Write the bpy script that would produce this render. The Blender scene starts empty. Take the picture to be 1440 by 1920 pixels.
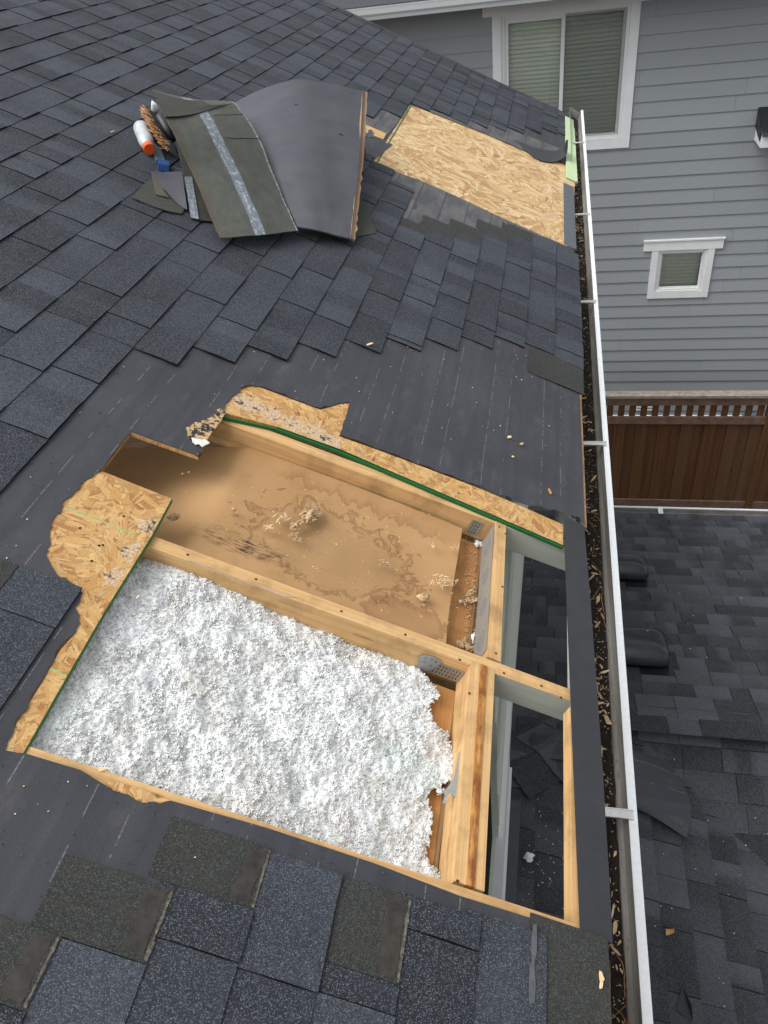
import bpy, math, random
import numpy as np
from mathutils import Vector, noise as mn, geometry as mg
PI = math.pi
random.seed(7)
SC = bpy.context.scene
COL = SC.collection

# ------------------------------------------------------------------ camera, world, sun, exposure
ZC = 7.4                                    # camera height over the ground; all plans below are measured from the camera
CR = ((0.9781457, 0.17695723, -0.10916559),
      (0.02801697, -0.63242197, -0.77411724),
      (-0.20602436, 0.75414096, -0.62355864))   # right, down, forward
FPX = 1409.14
cd = bpy.data.cameras.new('camera'); cam = bpy.data.objects.new('camera', cd); COL.objects.link(cam)
r_, d_, f_ = [Vector(c) for c in CR]
from mathutils import Matrix
cam.matrix_world = Matrix(((r_.x, -d_.x, -f_.x, 0), (r_.y, -d_.y, -f_.y, 0), (r_.z, -d_.z, -f_.z, ZC), (0, 0, 0, 1)))
cd.sensor_fit = 'VERTICAL'; cd.sensor_height = 36; cd.lens = FPX / 1920 * 36
cd.clip_start = .05; cd.clip_end = 500
SC.camera = cam

world = bpy.data.worlds.new('World'); SC.world = world; world.use_nodes = True
wn = world.node_tree; wn.nodes.clear()
sky = wn.nodes.new('ShaderNodeTexSky'); sky.sky_type = 'NISHITA'; sky.sun_disc = False
SUN_EL, SUN_AZ = math.radians(60), math.radians(-112)      # azimuth measured from +Y towards +X
sky.sun_elevation = SUN_EL; sky.sun_rotation = SUN_AZ
sky.air_density = 1.0; sky.dust_density = 4.0; sky.ozone_density = 1.0
hsv = wn.nodes.new('ShaderNodeHueSaturation'); hsv.inputs['Saturation'].default_value = .15
bg = wn.nodes.new('ShaderNodeBackground'); bg.inputs['Strength'].default_value = .15
wo = wn.nodes.new('ShaderNodeOutputWorld')
wn.links.new(sky.outputs[0], hsv.inputs['Color']); wn.links.new(hsv.outputs[0], bg.inputs['Color']); wn.links.new(bg.outputs[0], wo.inputs[0])

ld = bpy.data.lights.new('sun', 'SUN'); ld.energy = .95; ld.angle = math.radians(45); ld.color = (1, .975, .94)
sun = bpy.data.objects.new('sun', ld); COL.objects.link(sun)
sdir = Vector((math.sin(SUN_AZ) * math.cos(SUN_EL), math.cos(SUN_AZ) * math.cos(SUN_EL), math.sin(SUN_EL)))
sun.rotation_euler = sdir.to_track_quat('Z', 'Y').to_euler(); sun.location = (0, 0, 30)

SC.view_settings.view_transform = 'Standard'; SC.view_settings.look = 'None'
SC.view_settings.exposure = 0.6; SC.view_settings.gamma = 1.0; SC.view_settings.use_curve_mapping = False
SC.cycles.max_bounces = 6; SC.cycles.diffuse_bounces = 3; SC.cycles.transparent_max_bounces = 8

# ------------------------------------------------------------------ geometry helpers
def ray(px, py):
    a = Vector(((px - 720) / FPX, (py - 960) / FPX, 1.0))
    return r_ * a.x + d_ * a.y + f_ * a.z
def project(p):
    q = Vector((p[0], p[1], p[2] - ZC)); z = q.dot(f_)
    return 720 + FPX * q.dot(r_) / z, 960 + FPX * q.dot(d_) / z, z
TH = math.atan(.5); CT, ST = math.cos(TH), math.sin(TH)
NRM = Vector((ST, 0, CT)); DWN = Vector((CT, 0, -ST)); HR = 1.47
def R(u, v, w=0.0):                        # roof frame: u down the slope, v along the eave, w off the deck
    p = NRM * (w - HR) + DWN * u
    return Vector((p.x, v, p.z + ZC))
def at(px, py, w=0.0):                     # measured from the photograph: a point of the roof plane
    r = ray(px, py); p = r * (-(HR - w) / r.dot(NRM))
    return p.dot(DWN), p.y
def atR(px, py, w=0.0):
    u, v = at(px, py, w); return R(u, v, w)
WO = {}                                    # world position of every origin
class MB:
    def __init__(s): s.v = []; s.t = []; s.k = []; s.f = []; s.m = []
    def vert(s, p, tc=None, tone=0.0):
        s.v.append((p[0], p[1], p[2])); s.t.append(tuple(tc) if tc is not None else (p[0], p[1], p[2])); s.k.append(tone)
        return len(s.v) - 1
    def face(s, idx, mi=0): s.f.append(tuple(idx)); s.m.append(mi)
    def add(s, o):
        n = len(s.v); s.v += o.v; s.t += o.t; s.k += o.k
        s.f += [tuple(i + n for i in f) for f in o.f]; s.m += o.m
        return s
    def box(s, fn, a0, a1, b0, b1, c0, c1, mi=0, tone=0.0, tc=None, swap=None, mis=None):
        P = [(a, b, c) for c in (c0, c1) for b in (b0, b1) for a in (a0, a1)]
        i = []
        for p in P:
            t = p if swap is None else tuple(p[j] for j in swap)
            i.append(s.vert(fn(*p), t, tone))
        F = [(0, 2, 3, 1), (4, 5, 7, 6), (0, 1, 5, 4), (2, 6, 7, 3), (0, 4, 6, 2), (1, 3, 7, 5)]  # c0,c1,b0,b1,a0,a1
        for j, q in enumerate(F): s.face([i[x] for x in q], mis[j] if mis else mi)
        return s
    def prism(s, fn, poly, w0, w1, mi=0, mside=None, tone=0.0):
        n = len(poly)
        ar = sum(poly[i][0] * poly[(i + 1) % n][1] - poly[(i + 1) % n][0] * poly[i][1] for i in range(n))
        if ar < 0: poly = poly[::-1]
        top = [s.vert(fn(p[0], p[1], w1), (p[0], p[1], w1), tone) for p in poly]
        bot = [s.vert(fn(p[0], p[1], w0), (p[0], p[1], w0), tone) for p in poly]
        s.face(top, mi); s.face(bot[::-1], mi)
        for i in range(n):
            j = (i + 1) % n; s.face((top[j], top[i], bot[i], bot[j]), mi if mside is None else mside)
        return s
    def grid(s, rows, tcs=None, mi=0, skip=None, tones=None):
        nr, nc = len(rows), len(rows[0]); b = len(s.v)
        for i in range(nr):
            for j in range(nc):
                s.vert(rows[i][j], tcs[i][j] if tcs else None, tones[i][j] if tones else 0.0)
        for i in range(nr - 1):
            for j in range(nc - 1):
                if skip and skip(i, j): continue
                s.face((b + i * nc + j, b + (i + 1) * nc + j, b + (i + 1) * nc + j + 1, b + i * nc + j + 1), mi)
        return s
    def tube(s, pts, rad, n=10, mi=0, caps=True, tone=0.0):
        pts = [Vector(p) for p in pts]; rings = []
        ref = Vector((0, 0, 1))
        for i, p in enumerate(pts):
            d = (pts[min(i + 1, len(pts) - 1)] - pts[max(i - 1, 0)])
            d = d.normalized() if d.length > 1e-9 else Vector((0, 0, 1))
            if abs(d.dot(ref)) > .95: ref = Vector((1, 0, 0))
            x = d.cross(ref).normalized(); y = x.cross(d)
            r = rad[i] if isinstance(rad, (list, tuple)) else rad
            rings.append([s.vert(p + (x * math.cos(2 * PI * k / n) + y * math.sin(2 * PI * k / n)) * r, None, tone) for k in range(n)])
        for a, b in zip(rings, rings[1:]):
            for k in range(n): s.face((a[k], a[(k + 1) % n], b[(k + 1) % n], b[k]), mi)
        if caps: s.face(rings[0][::-1], mi); s.face(rings[-1], mi)
        return s
    def build(s, name, mats, parent=None, smooth=False, origin=None):
        v = np.array(s.v, dtype=np.float64)
        lo, hi = v.min(0), v.max(0)
        o = Vector(((lo[0] + hi[0]) / 2, (lo[1] + hi[1]) / 2, lo[2])) if origin is None else Vector(origin)
        me = bpy.data.meshes.new(name)
        me.from_pydata((v - np.array(o)).tolist(), [], s.f)
        a = me.attributes.new('ruv', 'FLOAT_VECTOR', 'POINT'); a.data.foreach_set('vector', np.array(s.t, dtype=np.float32).ravel())
        a = me.attributes.new('tone', 'FLOAT', 'POINT'); a.data.foreach_set('value', np.array(s.k, dtype=np.float32))
        for m in (mats if isinstance(mats, (list, tuple)) else [mats]): me.materials.append(m)
        me.polygons.foreach_set('material_index', s.m)
        if smooth: me.polygons.foreach_set('use_smooth', [True] * len(s.f))
        me.validate(); me.update()
        return link(name, me, o, parent)
def link(name, data, o, parent=None):
    ob = bpy.data.objects.new(name, data); COL.objects.link(ob)
    WO[ob.name] = Vector(o)
    if parent is not None:
        ob.parent = parent; ob.location = Vector(o) - WO[parent.name]
    else: ob.location = o
    return ob
def tag(o, label=None, cat=None, group=None, kind=None):
    for k, x in (('label', label), ('category', cat), ('group', group), ('kind', kind)):
        if x: o[k] = x
    return o
def empty(name, loc, label, cat, group=None):
    o = link(name, None, loc); o.empty_display_size = .1
    return tag(o, label, cat, group)
def W(x, y, z): return Vector((x, y, z + ZC))      # camera-relative -> world
def nz(x, y, z=0.0, s=1.0): return mn.noise(Vector((x * s, y * s, z * s)))
def fbm(x, y, z, s, o=4): return mn.fractal(Vector((x * s, y * s, z * s)), 1.0, 2.0, o)
def lerp(a, b, t): return a + (b - a) * t
def catmull(P, t):                                  # P list of Vectors, t in 0..len-1
    n = len(P); i = min(int(t), n - 2); f = t - i
    p0, p1, p2, p3 = P[max(i - 1, 0)], P[i], P[i + 1], P[min(i + 2, n - 1)]
    return 0.5 * ((2 * p1) + (p2 - p0) * f + (2 * p0 - 5 * p1 + 4 * p2 - p3) * f * f + (3 * p1 - p0 - 3 * p2 + p3) * f ** 3)
def patch(ctrl, ts, qs):                            # smooth surface through a grid of control points
    rows = [[catmull(r, q * (len(r) - 1)) for q in qs] for r in ctrl]
    cols = [[rows[i][j] for i in range(len(rows))] for j in range(len(qs))]
    return [[catmull(c, t * (len(c) - 1)) for c in cols] for t in ts]
def linsp(n): return [i / (n - 1) for i in range(n)]
def jag(poly, step, amp, seed=0.0, keep=(), wide=0.0):        # break a polygon's edges into an uneven outline
    out = []; n = len(poly)
    for i in range(n):
        a, b = Vector(poly[i]), Vector(poly[(i + 1) % n]); L = (b - a).length
        out.append(tuple(a))
        if i in keep: continue
        m = max(1, int(L / step)); nn = Vector((-(b - a).y, (b - a).x)).normalized()
        for k in range(1, m):
            p = a + (b - a) * (k / m); p += nn * (amp * nz(p.x, p.y, seed, 1 / (step * 1.7)) * 1.6 + wide * nz(p.x, p.y, seed + 3, 30) * 1.6)
            out.append(tuple(p))
    return out
def inpoly(x, y, poly):
    c = False; n = len(poly); j = n - 1
    for i in range(n):
        xi, yi = poly[i][0], poly[i][1]; xj, yj = poly[j][0], poly[j][1]
        if (yi > y) != (yj > y) and x < (xj - xi) * (y - yi) / (yj - yi) + xi: c = not c
        j = i
    return c
def sheet(fn, outer, holes, step, w, disp, thick=.0015, tone=None):
    """a thin sheet with holes: constrained triangulation with inner points, displaced off the deck"""
    pts = []; edges = []
    def ring(poly):
        b = len(pts); n = len(poly)
        pts.extend(Vector((p[0], p[1])) for p in poly); edges.extend((b + i, b + (i + 1) % n) for i in range(n))
    ring(outer)
    for h in holes: ring(h)
    us = [p[0] for p in outer]; vs = [p[1] for p in outer]
    su, sv = step
    u = min(us) + su / 2
    while u < max(us):
        v = min(vs) + sv / 2
        while v < max(vs):
            a, b = u + random.uniform(-.2, .2) * su, v + random.uniform(-.2, .2) * sv
            if inpoly(a, b, outer) and not any(inpoly(a, b, h) for h in holes): pts.append(Vector((a, b)))
            v += sv
        u += su
    vo, eo, fo, _, _, _ = mg.delaunay_2d_cdt(pts, edges, [], 0, 1e-5)
    m = MB()
    for p in vo: m.vert(fn(p.x, p.y, w + disp(p.x, p.y)), (p.x, p.y, 0), tone(p.x, p.y) if tone else 0.0)
    for f in fo:
        c = sum((vo[i] for i in f), Vector((0, 0))) / len(f)
        if inpoly(c.x, c.y, outer) and not any(inpoly(c.x, c.y, h) for h in holes): m.face(f)
    return m
def solidify(o, t, rim=None):
    md = o.modifiers.new('thickness', 'SOLIDIFY'); md.thickness = t; md.offset = -1
    if rim is not None: md.material_offset_rim = rim
    es_ = o.modifiers.new('crisp_edges', 'EDGE_SPLIT'); es_.split_angle = math.radians(38)
    return o

# ------------------------------------------------------------------ materials
class T:
    def __init__(s, name):
        s.m = bpy.data.materials.new(name); s.m.use_nodes = True; s.nt = s.m.node_tree; s.nt.nodes.clear()
        s.out = s.nt.nodes.new('ShaderNodeOutputMaterial'); s.b = s.n('ShaderNodeBsdfPrincipled')
        s.nt.links.new(s.b.outputs[0], s.out.inputs[0])
        s.tc = s.attr('ruv', 'Vector')
    def n(s, typ, inp=None, **props):
        x = s.nt.nodes.new(typ)
        for k, val in props.items(): setattr(x, k, val)
        for k, val in (inp or {}).items(): s.put(x.inputs[k], val)
        return x
    def put(s, sock, val):
        if isinstance(val, bpy.types.NodeSocket): s.nt.links.new(val, sock)
        else: sock.default_value = (tuple(val) + (1,) if sock.type == 'RGBA' and len(val) == 3 else val)
    def attr(s, name, out): return s.n('ShaderNodeAttribute', attribute_name=name).outputs[out]
    def tone(s): return s.attr('tone', 'Fac')
    def mth(s, op, a, b=0.0, c=0.0, clamp=False):
        x = s.n('ShaderNodeMath', operation=op, use_clamp=clamp); s.put(x.inputs[0], a); s.put(x.inputs[1], b); s.put(x.inputs[2], c); return x.outputs[0]
    def sc(s, vec, xyz, rot=0.0, loc=(0, 0, 0)):
        x = s.n('ShaderNodeMapping', vector_type='POINT'); s.put(x.inputs['Vector'], vec); x.inputs['Scale'].default_value = xyz
        x.inputs['Rotation'].default_value = (0, 0, rot); x.inputs['Location'].default_value = loc; return x.outputs[0]
    def rs(s, vec, xyz, rot, loc):                 # turn first, then scale
        x = s.n('ShaderNodeMapping', vector_type='TEXTURE'); s.put(x.inputs['Vector'], vec); x.inputs['Scale'].default_value = tuple(1 / max(k, 1e-6) for k in xyz)
        x.inputs['Rotation'].default_value = (0, 0, rot); x.inputs['Location'].default_value = loc; return x.outputs[0]
    def noise(s, vec, scale, det=2.0, rough=.5, dist=0.0, out=0):
        return s.n('ShaderNodeTexNoise', {'Vector': vec, 'Scale': scale, 'Detail': det, 'Roughness': rough, 'Distortion': dist}).outputs[out]
    def voro(s, vec, scale, feature='F1', out='Distance', rand=1.0):
        return s.n('ShaderNodeTexVoronoi', {'Vector': vec, 'Scale': scale, 'Randomness': rand}, feature=feature).outputs[out]
    def mix(s, fac, a, b, mode='MIX'):
        x = s.n('ShaderNodeMix', data_type='RGBA', blend_type=mode); s.put(x.inputs[0], fac); s.put(x.inputs[6], a); s.put(x.inputs[7], b); return x.outputs[2]
    def ramp(s, fac, stops, interp='LINEAR'):
        x = s.n('ShaderNodeValToRGB', {'Fac': fac}); cr = x.color_ramp; cr.interpolation = interp
        while len(cr.elements) < len(stops): cr.elements.new(.5)
        for e, (p, c) in zip(cr.elements, stops):
            e.position = p; e.color = (c, c, c, 1) if isinstance(c, (int, float)) else tuple(c) + (1,)
        return x.outputs[0]
    def sep(s, vec):
        x = s.n('ShaderNodeSeparateXYZ', {0: vec}); return x.outputs[0], x.outputs[1], x.outputs[2]
    def comb(s, x, y, z=0.0):
        c = s.n('ShaderNodeCombineXYZ'); s.put(c.inputs[0], x); s.put(c.inputs[1], y); s.put(c.inputs[2], z); return c.outputs[0]
    def bump(s, h, strength=.3, dist=.002):
        x = s.n('ShaderNodeBump', {'Height': h, 'Strength': strength, 'Distance': dist}); s.put(s.b.inputs['Normal'], x.outputs[0])
    def fin(s, col, rough=.8, spec=.3, metal=0.0):
        s.put(s.b.inputs['Base Color'], col); s.put(s.b.inputs['Roughness'], rough); s.put(s.b.inputs['Specular IOR Level'], spec); s.put(s.b.inputs['Metallic'], metal)
        return s.m
def band(t, x, lo, hi, soft):                       # 1 inside lo..hi
    a = t.n('ShaderNodeMapRange', {'Value': x, 'From Min': lo - soft, 'From Max': lo + soft}).outputs[0]
    b = t.n('ShaderNodeMapRange', {'Value': x, 'From Min': hi - soft, 'From Max': hi + soft}).outputs[0]
    return t.mth('SUBTRACT', a, b)

def mat_shingle(name, dark, light, speck, brown=0.0):
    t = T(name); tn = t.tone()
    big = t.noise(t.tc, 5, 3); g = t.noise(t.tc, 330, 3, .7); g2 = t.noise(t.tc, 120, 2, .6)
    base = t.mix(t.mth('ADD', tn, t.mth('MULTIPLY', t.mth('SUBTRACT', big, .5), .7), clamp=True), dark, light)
    gr = t.mth('MULTIPLY', t.ramp(g, [(.25, .45), (.75, 1.6)]), t.ramp(g2, [(.3, .8), (.7, 1.2)]))
    c = t.mix(1.0, base, gr, 'MULTIPLY')
    vc = t.voro(t.tc, 480, 'F1', 'Color'); r, gg, b = t.sep(vc)
    vd = t.voro(t.tc, 480)
    sp = t.mth('MULTIPLY', t.ramp(r, [(.45, 0), (1, .75)]), t.mth('LESS_THAN', vd, .5))
    c = t.mix(sp, c, speck)
    if brown:
        s = t.ramp(t.noise(t.sc(t.tc, (6, 14, 6)), 2.5, 4), [(.5, 0), (.72, 1)])
        c = t.mix(t.mth('MULTIPLY', s, brown), c, (.05, .036, .024))
    t.bump(t.mth('ADD', g, t.mth('MULTIPLY', sp, .6)), .5, .002)
    return t.fin(c, .82, .35)
M = {}
M['shingle'] = mat_shingle('shingle granules', (.0135, .016, .022), (.044, .051, .066), (.20, .225, .25))
M['headlap'] = mat_shingle('shingle headlap', (.021, .0228, .021), (.037, .0395, .037), (.12, .135, .12), .5)
M['low_shingle'] = mat_shingle('lower shingle granules', (.014, .0158, .0195), (.064, .069, .079), (.17, .178, .19))

def mat_felt():
    t = T('black roofing felt'); x, y, z = t.sep(t.tc)
    a = t.noise(t.tc, 2.2, 4, .6); b = t.noise(t.sc(t.tc, (30, 1.2, 30)), 1, 3); f = t.noise(t.tc, 260, 2)
    c = t.mix(t.ramp(a, [(.3, 0), (.7, 1)]), (.035, .037, .043), (.056, .058, .067))
    c = t.mix(t.mth('MULTIPLY', t.ramp(b, [(.45, 0), (.62, 1)]), .35), c, (.028, .03, .037))
    c = t.mix(1.0, c, t.ramp(f, [(.3, .85), (.7, 1.15)]), 'MULTIPLY')
    xw = t.mth('ADD', x, t.mth('MULTIPLY', t.mth('SUBTRACT', t.noise(t.sc(t.tc, (.01, 1.1, 1)), 1, 2), .5), .02))
    l1 = band(t, t.mth('WRAP', xw, .225, 0.0), .05, .0525, .0006); l2 = band(t, t.mth('WRAP', xw, .225, 0.0), .126, .1285, .0006)
    dash = t.mth('GREATER_THAN', t.noise(t.sc(t.tc, (9, 16, 1)), 1, 1), .5)
    spot = t.ramp(t.noise(t.tc, 150, 2), [(.35, .15), (.6, 1)])
    ln = t.mth('MULTIPLY', t.mth('MULTIPLY', t.mth('ADD', l1, l2, clamp=True), dash), spot)
    c = t.mix(t.mth('MULTIPLY', ln, .32), c, (.42, .43, .45))
    dust = t.mth('MULTIPLY', t.ramp(t.noise(t.sc(t.tc, (7, 3, 7)), 2.0, 5, .7), [(.56, 0), (.8, 1)]), .35)
    c = t.mix(dust, c, (.16, .15, .13))
    sp = t.mth('MULTIPLY', t.mth('GREATER_THAN', t.sep(t.voro(t.tc, 110, 'F1', 'Color'))[0], .985), t.mth('LESS_THAN', t.voro(t.tc, 110), .26))
    c = t.mix(t.mth('MULTIPLY', sp, .8), c, (.012, .012, .012))
    t.bump(t.mth('ADD', t.mth('MULTIPLY', b, .8), t.mth('MULTIPLY', f, .15)), .35, .004)
    return t.fin(c, .58, .4)
M['felt'] = mat_felt()
def mat_oldfelt():
    t = T('weathered felt'); a = t.noise(t.sc(t.tc, (9, 3, 9)), 1.5, 5, .65)
    c = t.mix(t.ramp(a, [(.4, 0), (.75, 1)]), (.07, .074, .082), (.16, .155, .145))
    x, y, z = t.sep(t.tc)
    seam = band(t, t.mth('WRAP', x, .145, 0.0), .06, .066, .001)
    c = t.mix(t.mth('MULTIPLY', seam, .8), c, (.03, .03, .034))
    t.bump(a, .2, .003)
    return t.fin(c, .7, .3)
M['oldfelt'] = mat_oldfelt()

def mat_osb(name, pale, tint=1.0, flake=1.0, stained=False):
    t = T(name)
    w = t.n('ShaderNodeVectorMath', {0: t.tc, 1: t.sc(t.noise(t.tc, 24, 2, out=1), (.006, .006, .006))}, operation='ADD').outputs[0]
    def layer(cs, sx, sy, off):
        cell = t.sep(t.voro(t.rs(w, (cs, cs, .001), .4, off), 1, 'F1', 'Color'))
        ro = t.n('ShaderNodeVectorRotate', {'Vector': w, 'Angle': t.mth('MULTIPLY', cell[2], 3.14159)}, rotation_type='Z_AXIS').outputs[0]
        v = t.rs(ro, (sx * flake, sy * flake, .001), 0, off)
        col = t.sep(t.voro(v, 1, 'F1', 'Color')); e = t.voro(v, 1, 'DISTANCE_TO_EDGE')
        st = t.noise(t.rs(ro, (sx * 2 * flake, sy * 9 * flake, 1), 0, off), 1, 3)
        return col, e, st
    L = [layer(c_ * flake, a, b, o) for c_, a, b, o in ((9, 9, 46, (0, 0, 0)), (11, 12, 62, (3.1, 7.7, 0)), (8, 8, 34, (9.3, 1.7, 0)), (14, 16, 90, (5.3, 4.7, 0)))]
    stops = [(0, pale[0]), (.35, pale[1]), (.7, pale[2]), (.93, pale[3]), (1, pale[4])]
    c = None
    for i, (col, e, st) in enumerate(L):
        k = t.ramp(col[0], stops)
        k = t.mix(1.0, k, t.ramp(st, [(.3, .8), (.65, 1.08)]), 'MULTIPLY')
        k = t.mix(t.mth('MULTIPLY', t.ramp(e, [(0, .8), (.05, 0)]), t.ramp(st, [(.4, 1), (.6, .1)])), k, tuple(x * .3 for x in pale[2]))
        if c is None: c = k
        else: c = t.mix(t.mth('GREATER_THAN', col[1], (.45, .5, .6)[i - 1]), c, k)
    crack = t.ramp(t.noise(t.sc(t.tc, (60, 60, 1)), 1.5, 4, .7, 1.2), [(.33, .8), (.4, 0)])
    c = t.mix(crack, c, (.12, .065, .025))
    if stained:
        tn = t.tone(); n1 = t.noise(t.tc, 55, 4, .7)
        wet = t.mth('GREATER_THAN', t.mth('ADD', t.mth('MULTIPLY', tn, 1.1), n1), 1.02)
        pulp = t.mix(t.ramp(t.noise(t.tc, 160, 3), [(.35, 0), (.65, 1)]), (.40, .27, .16), (.68, .51, .33))
        pulp = t.mix(t.ramp(t.noise(t.tc, 38, 4, .7), [(.54, 0), (.62, 1)]), pulp, (.05, .045, .045))
        c = t.mix(wet, c, pulp)
    x, y, z = t.sep(t.tc)
    if not stained and flake < 1:
        ln = band(t, t.mth('WRAP', t.mth('ADD', y, t.mth('MULTIPLY', x, .02)), .30, 0.0), .1, .1035, .0008)
        c = t.mix(t.mth('MULTIPLY', ln, .7), c, (.10, .075, .045))
    t.bump(t.mth('ADD', t.mth('ADD', L[0][0][0], L[1][0][0]), t.mth('MULTIPLY', L[0][2], .3)), .35, .0015)
    return t.fin(c, .7, .3)
OLD = [(.66, .43, .19), (.60, .365, .145), (.52, .29, .10), (.38, .18, .065), (.56, .40, .20)]
NEW = [(.74, .56, .32), (.66, .47, .24), (.56, .37, .17), (.40, .20, .09), (.76, .60, .38)]
M['osb'] = mat_osb('weathered strand board', OLD, stained=True, flake=1.25)
M['osb_new'] = mat_osb('new strand board', NEW, flake=.5)
def plain(name, col, rough=.6, spec=.3, metal=0.0, var=.12, scale=30, bump=.1):
    t = T(name); a = t.noise(t.tc, scale, 4, .6)
    c = t.mix(1.0, col, t.ramp(a, [(.25, 1 - var), (.75, 1 + var)]), 'MULTIPLY')
    if bump: t.bump(a, bump, .002)
    return t.fin(c, rough, spec, metal)
def mat_wood(name, a, b, stain=0.0, fine=1.0):
    t = T(name)                                     # grain runs along the first texture axis
    w = t.n('ShaderNodeVectorMath', {0: t.tc, 1: t.sc(t.noise(t.sc(t.tc, (2.0, 14, 14)), 1, 2, out=1), (.004, .012, .012))}, operation='ADD').outputs[0]
    g = t.noise(t.sc(w, (1.4 * fine, 85 * fine, 85 * fine)), 1, 4, .65); g2 = t.noise(t.sc(w, (5, 420, 420)), 1, 2)
    c = t.mix(t.ramp(g, [(.35, 0), (.65, 1)]), a, b)
    c = t.mix(1.0, c, t.ramp(g2, [(.3, .9), (.7, 1.08)]), 'MULTIPLY')
    kx, ky, kz = t.sep(t.tc); kc = t.comb(t.mth('MULTIPLY', kx, 3.3), t.mth('MULTIPLY', t.mth('ADD', ky, t.mth('MULTIPLY', kz, 1.3)), 13))
    kv = t.voro(kc, 1); kn = t.mth('MULTIPLY', t.ramp(kv, [(.0, 1), (.07, .55), (.085, .9), (.11, 0)]), t.mth('GREATER_THAN', t.sep(t.voro(kc, 1, 'F1', 'Color'))[0], .45))
    c = t.mix(1.0, c, t.ramp(t.noise(t.tc, 7, 4, .65), [(.32, .66), (.52, 1.03)]), 'MULTIPLY')
    c = t.mix(t.mth('MULTIPLY', kn, .65), c, (.22, .10, .04))
    if stain:
        s = t.ramp(t.noise(t.sc(t.tc, (9, 40, 40)), 1.5, 5, .7), [(.40, 0), (.6, 1)])
        c = t.mix(t.mth('MULTIPLY', s, stain), c, (.20, .065, .016))
    nc = t.comb(t.mth('MULTIPLY', kx, 17), t.mth('MULTIPLY', t.mth('ADD', ky, t.mth('MULTIPLY', kz, 1.3)), 17))
    nl = t.mth('MULTIPLY', t.mth('GREATER_THAN', t.sep(t.voro(nc, 1, 'F1', 'Color'))[1], .80), t.mth('LESS_THAN', t.voro(nc, 1), .045))
    c = t.mix(nl, c, (.05, .03, .02))
    t.bump(g, .15, .0015)
    return t.fin(c, .62, .3)
M['pine'] = mat_wood('sawn pine', (.67, .445, .21), (.54, .315, .13))
M['pine_red'] = mat_wood('orange pine', (.58, .31, .115), (.46, .21, .07))
M['pine_stain'] = mat_wood('stained pine edge', (.58, .30, .09), (.50, .22, .06), .95)
M['pine_old'] = mat_wood('rough dark timber', (.30, .19, .095), (.2, .12, .06))
def mat_painted(k=1.0):
    t = T('grey green paint'); a = t.noise(t.sc(t.tc, (3, 60, 60)), 1, 3)
    c = t.mix(t.ramp(a, [(.3, 0), (.7, 1)]), tuple(k * q for q in (.36, .38, .33)), tuple(k * q for q in (.42, .44, .385)))
    k = t.ramp(t.voro(t.sc(t.tc, (5, 14, 14)), 1), [(.05, .7), (.09, 0)])
    return t.fin(t.mix(k, c, (.13, .12, .10)), .6, .3)
M['painted'] = mat_painted()
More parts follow.
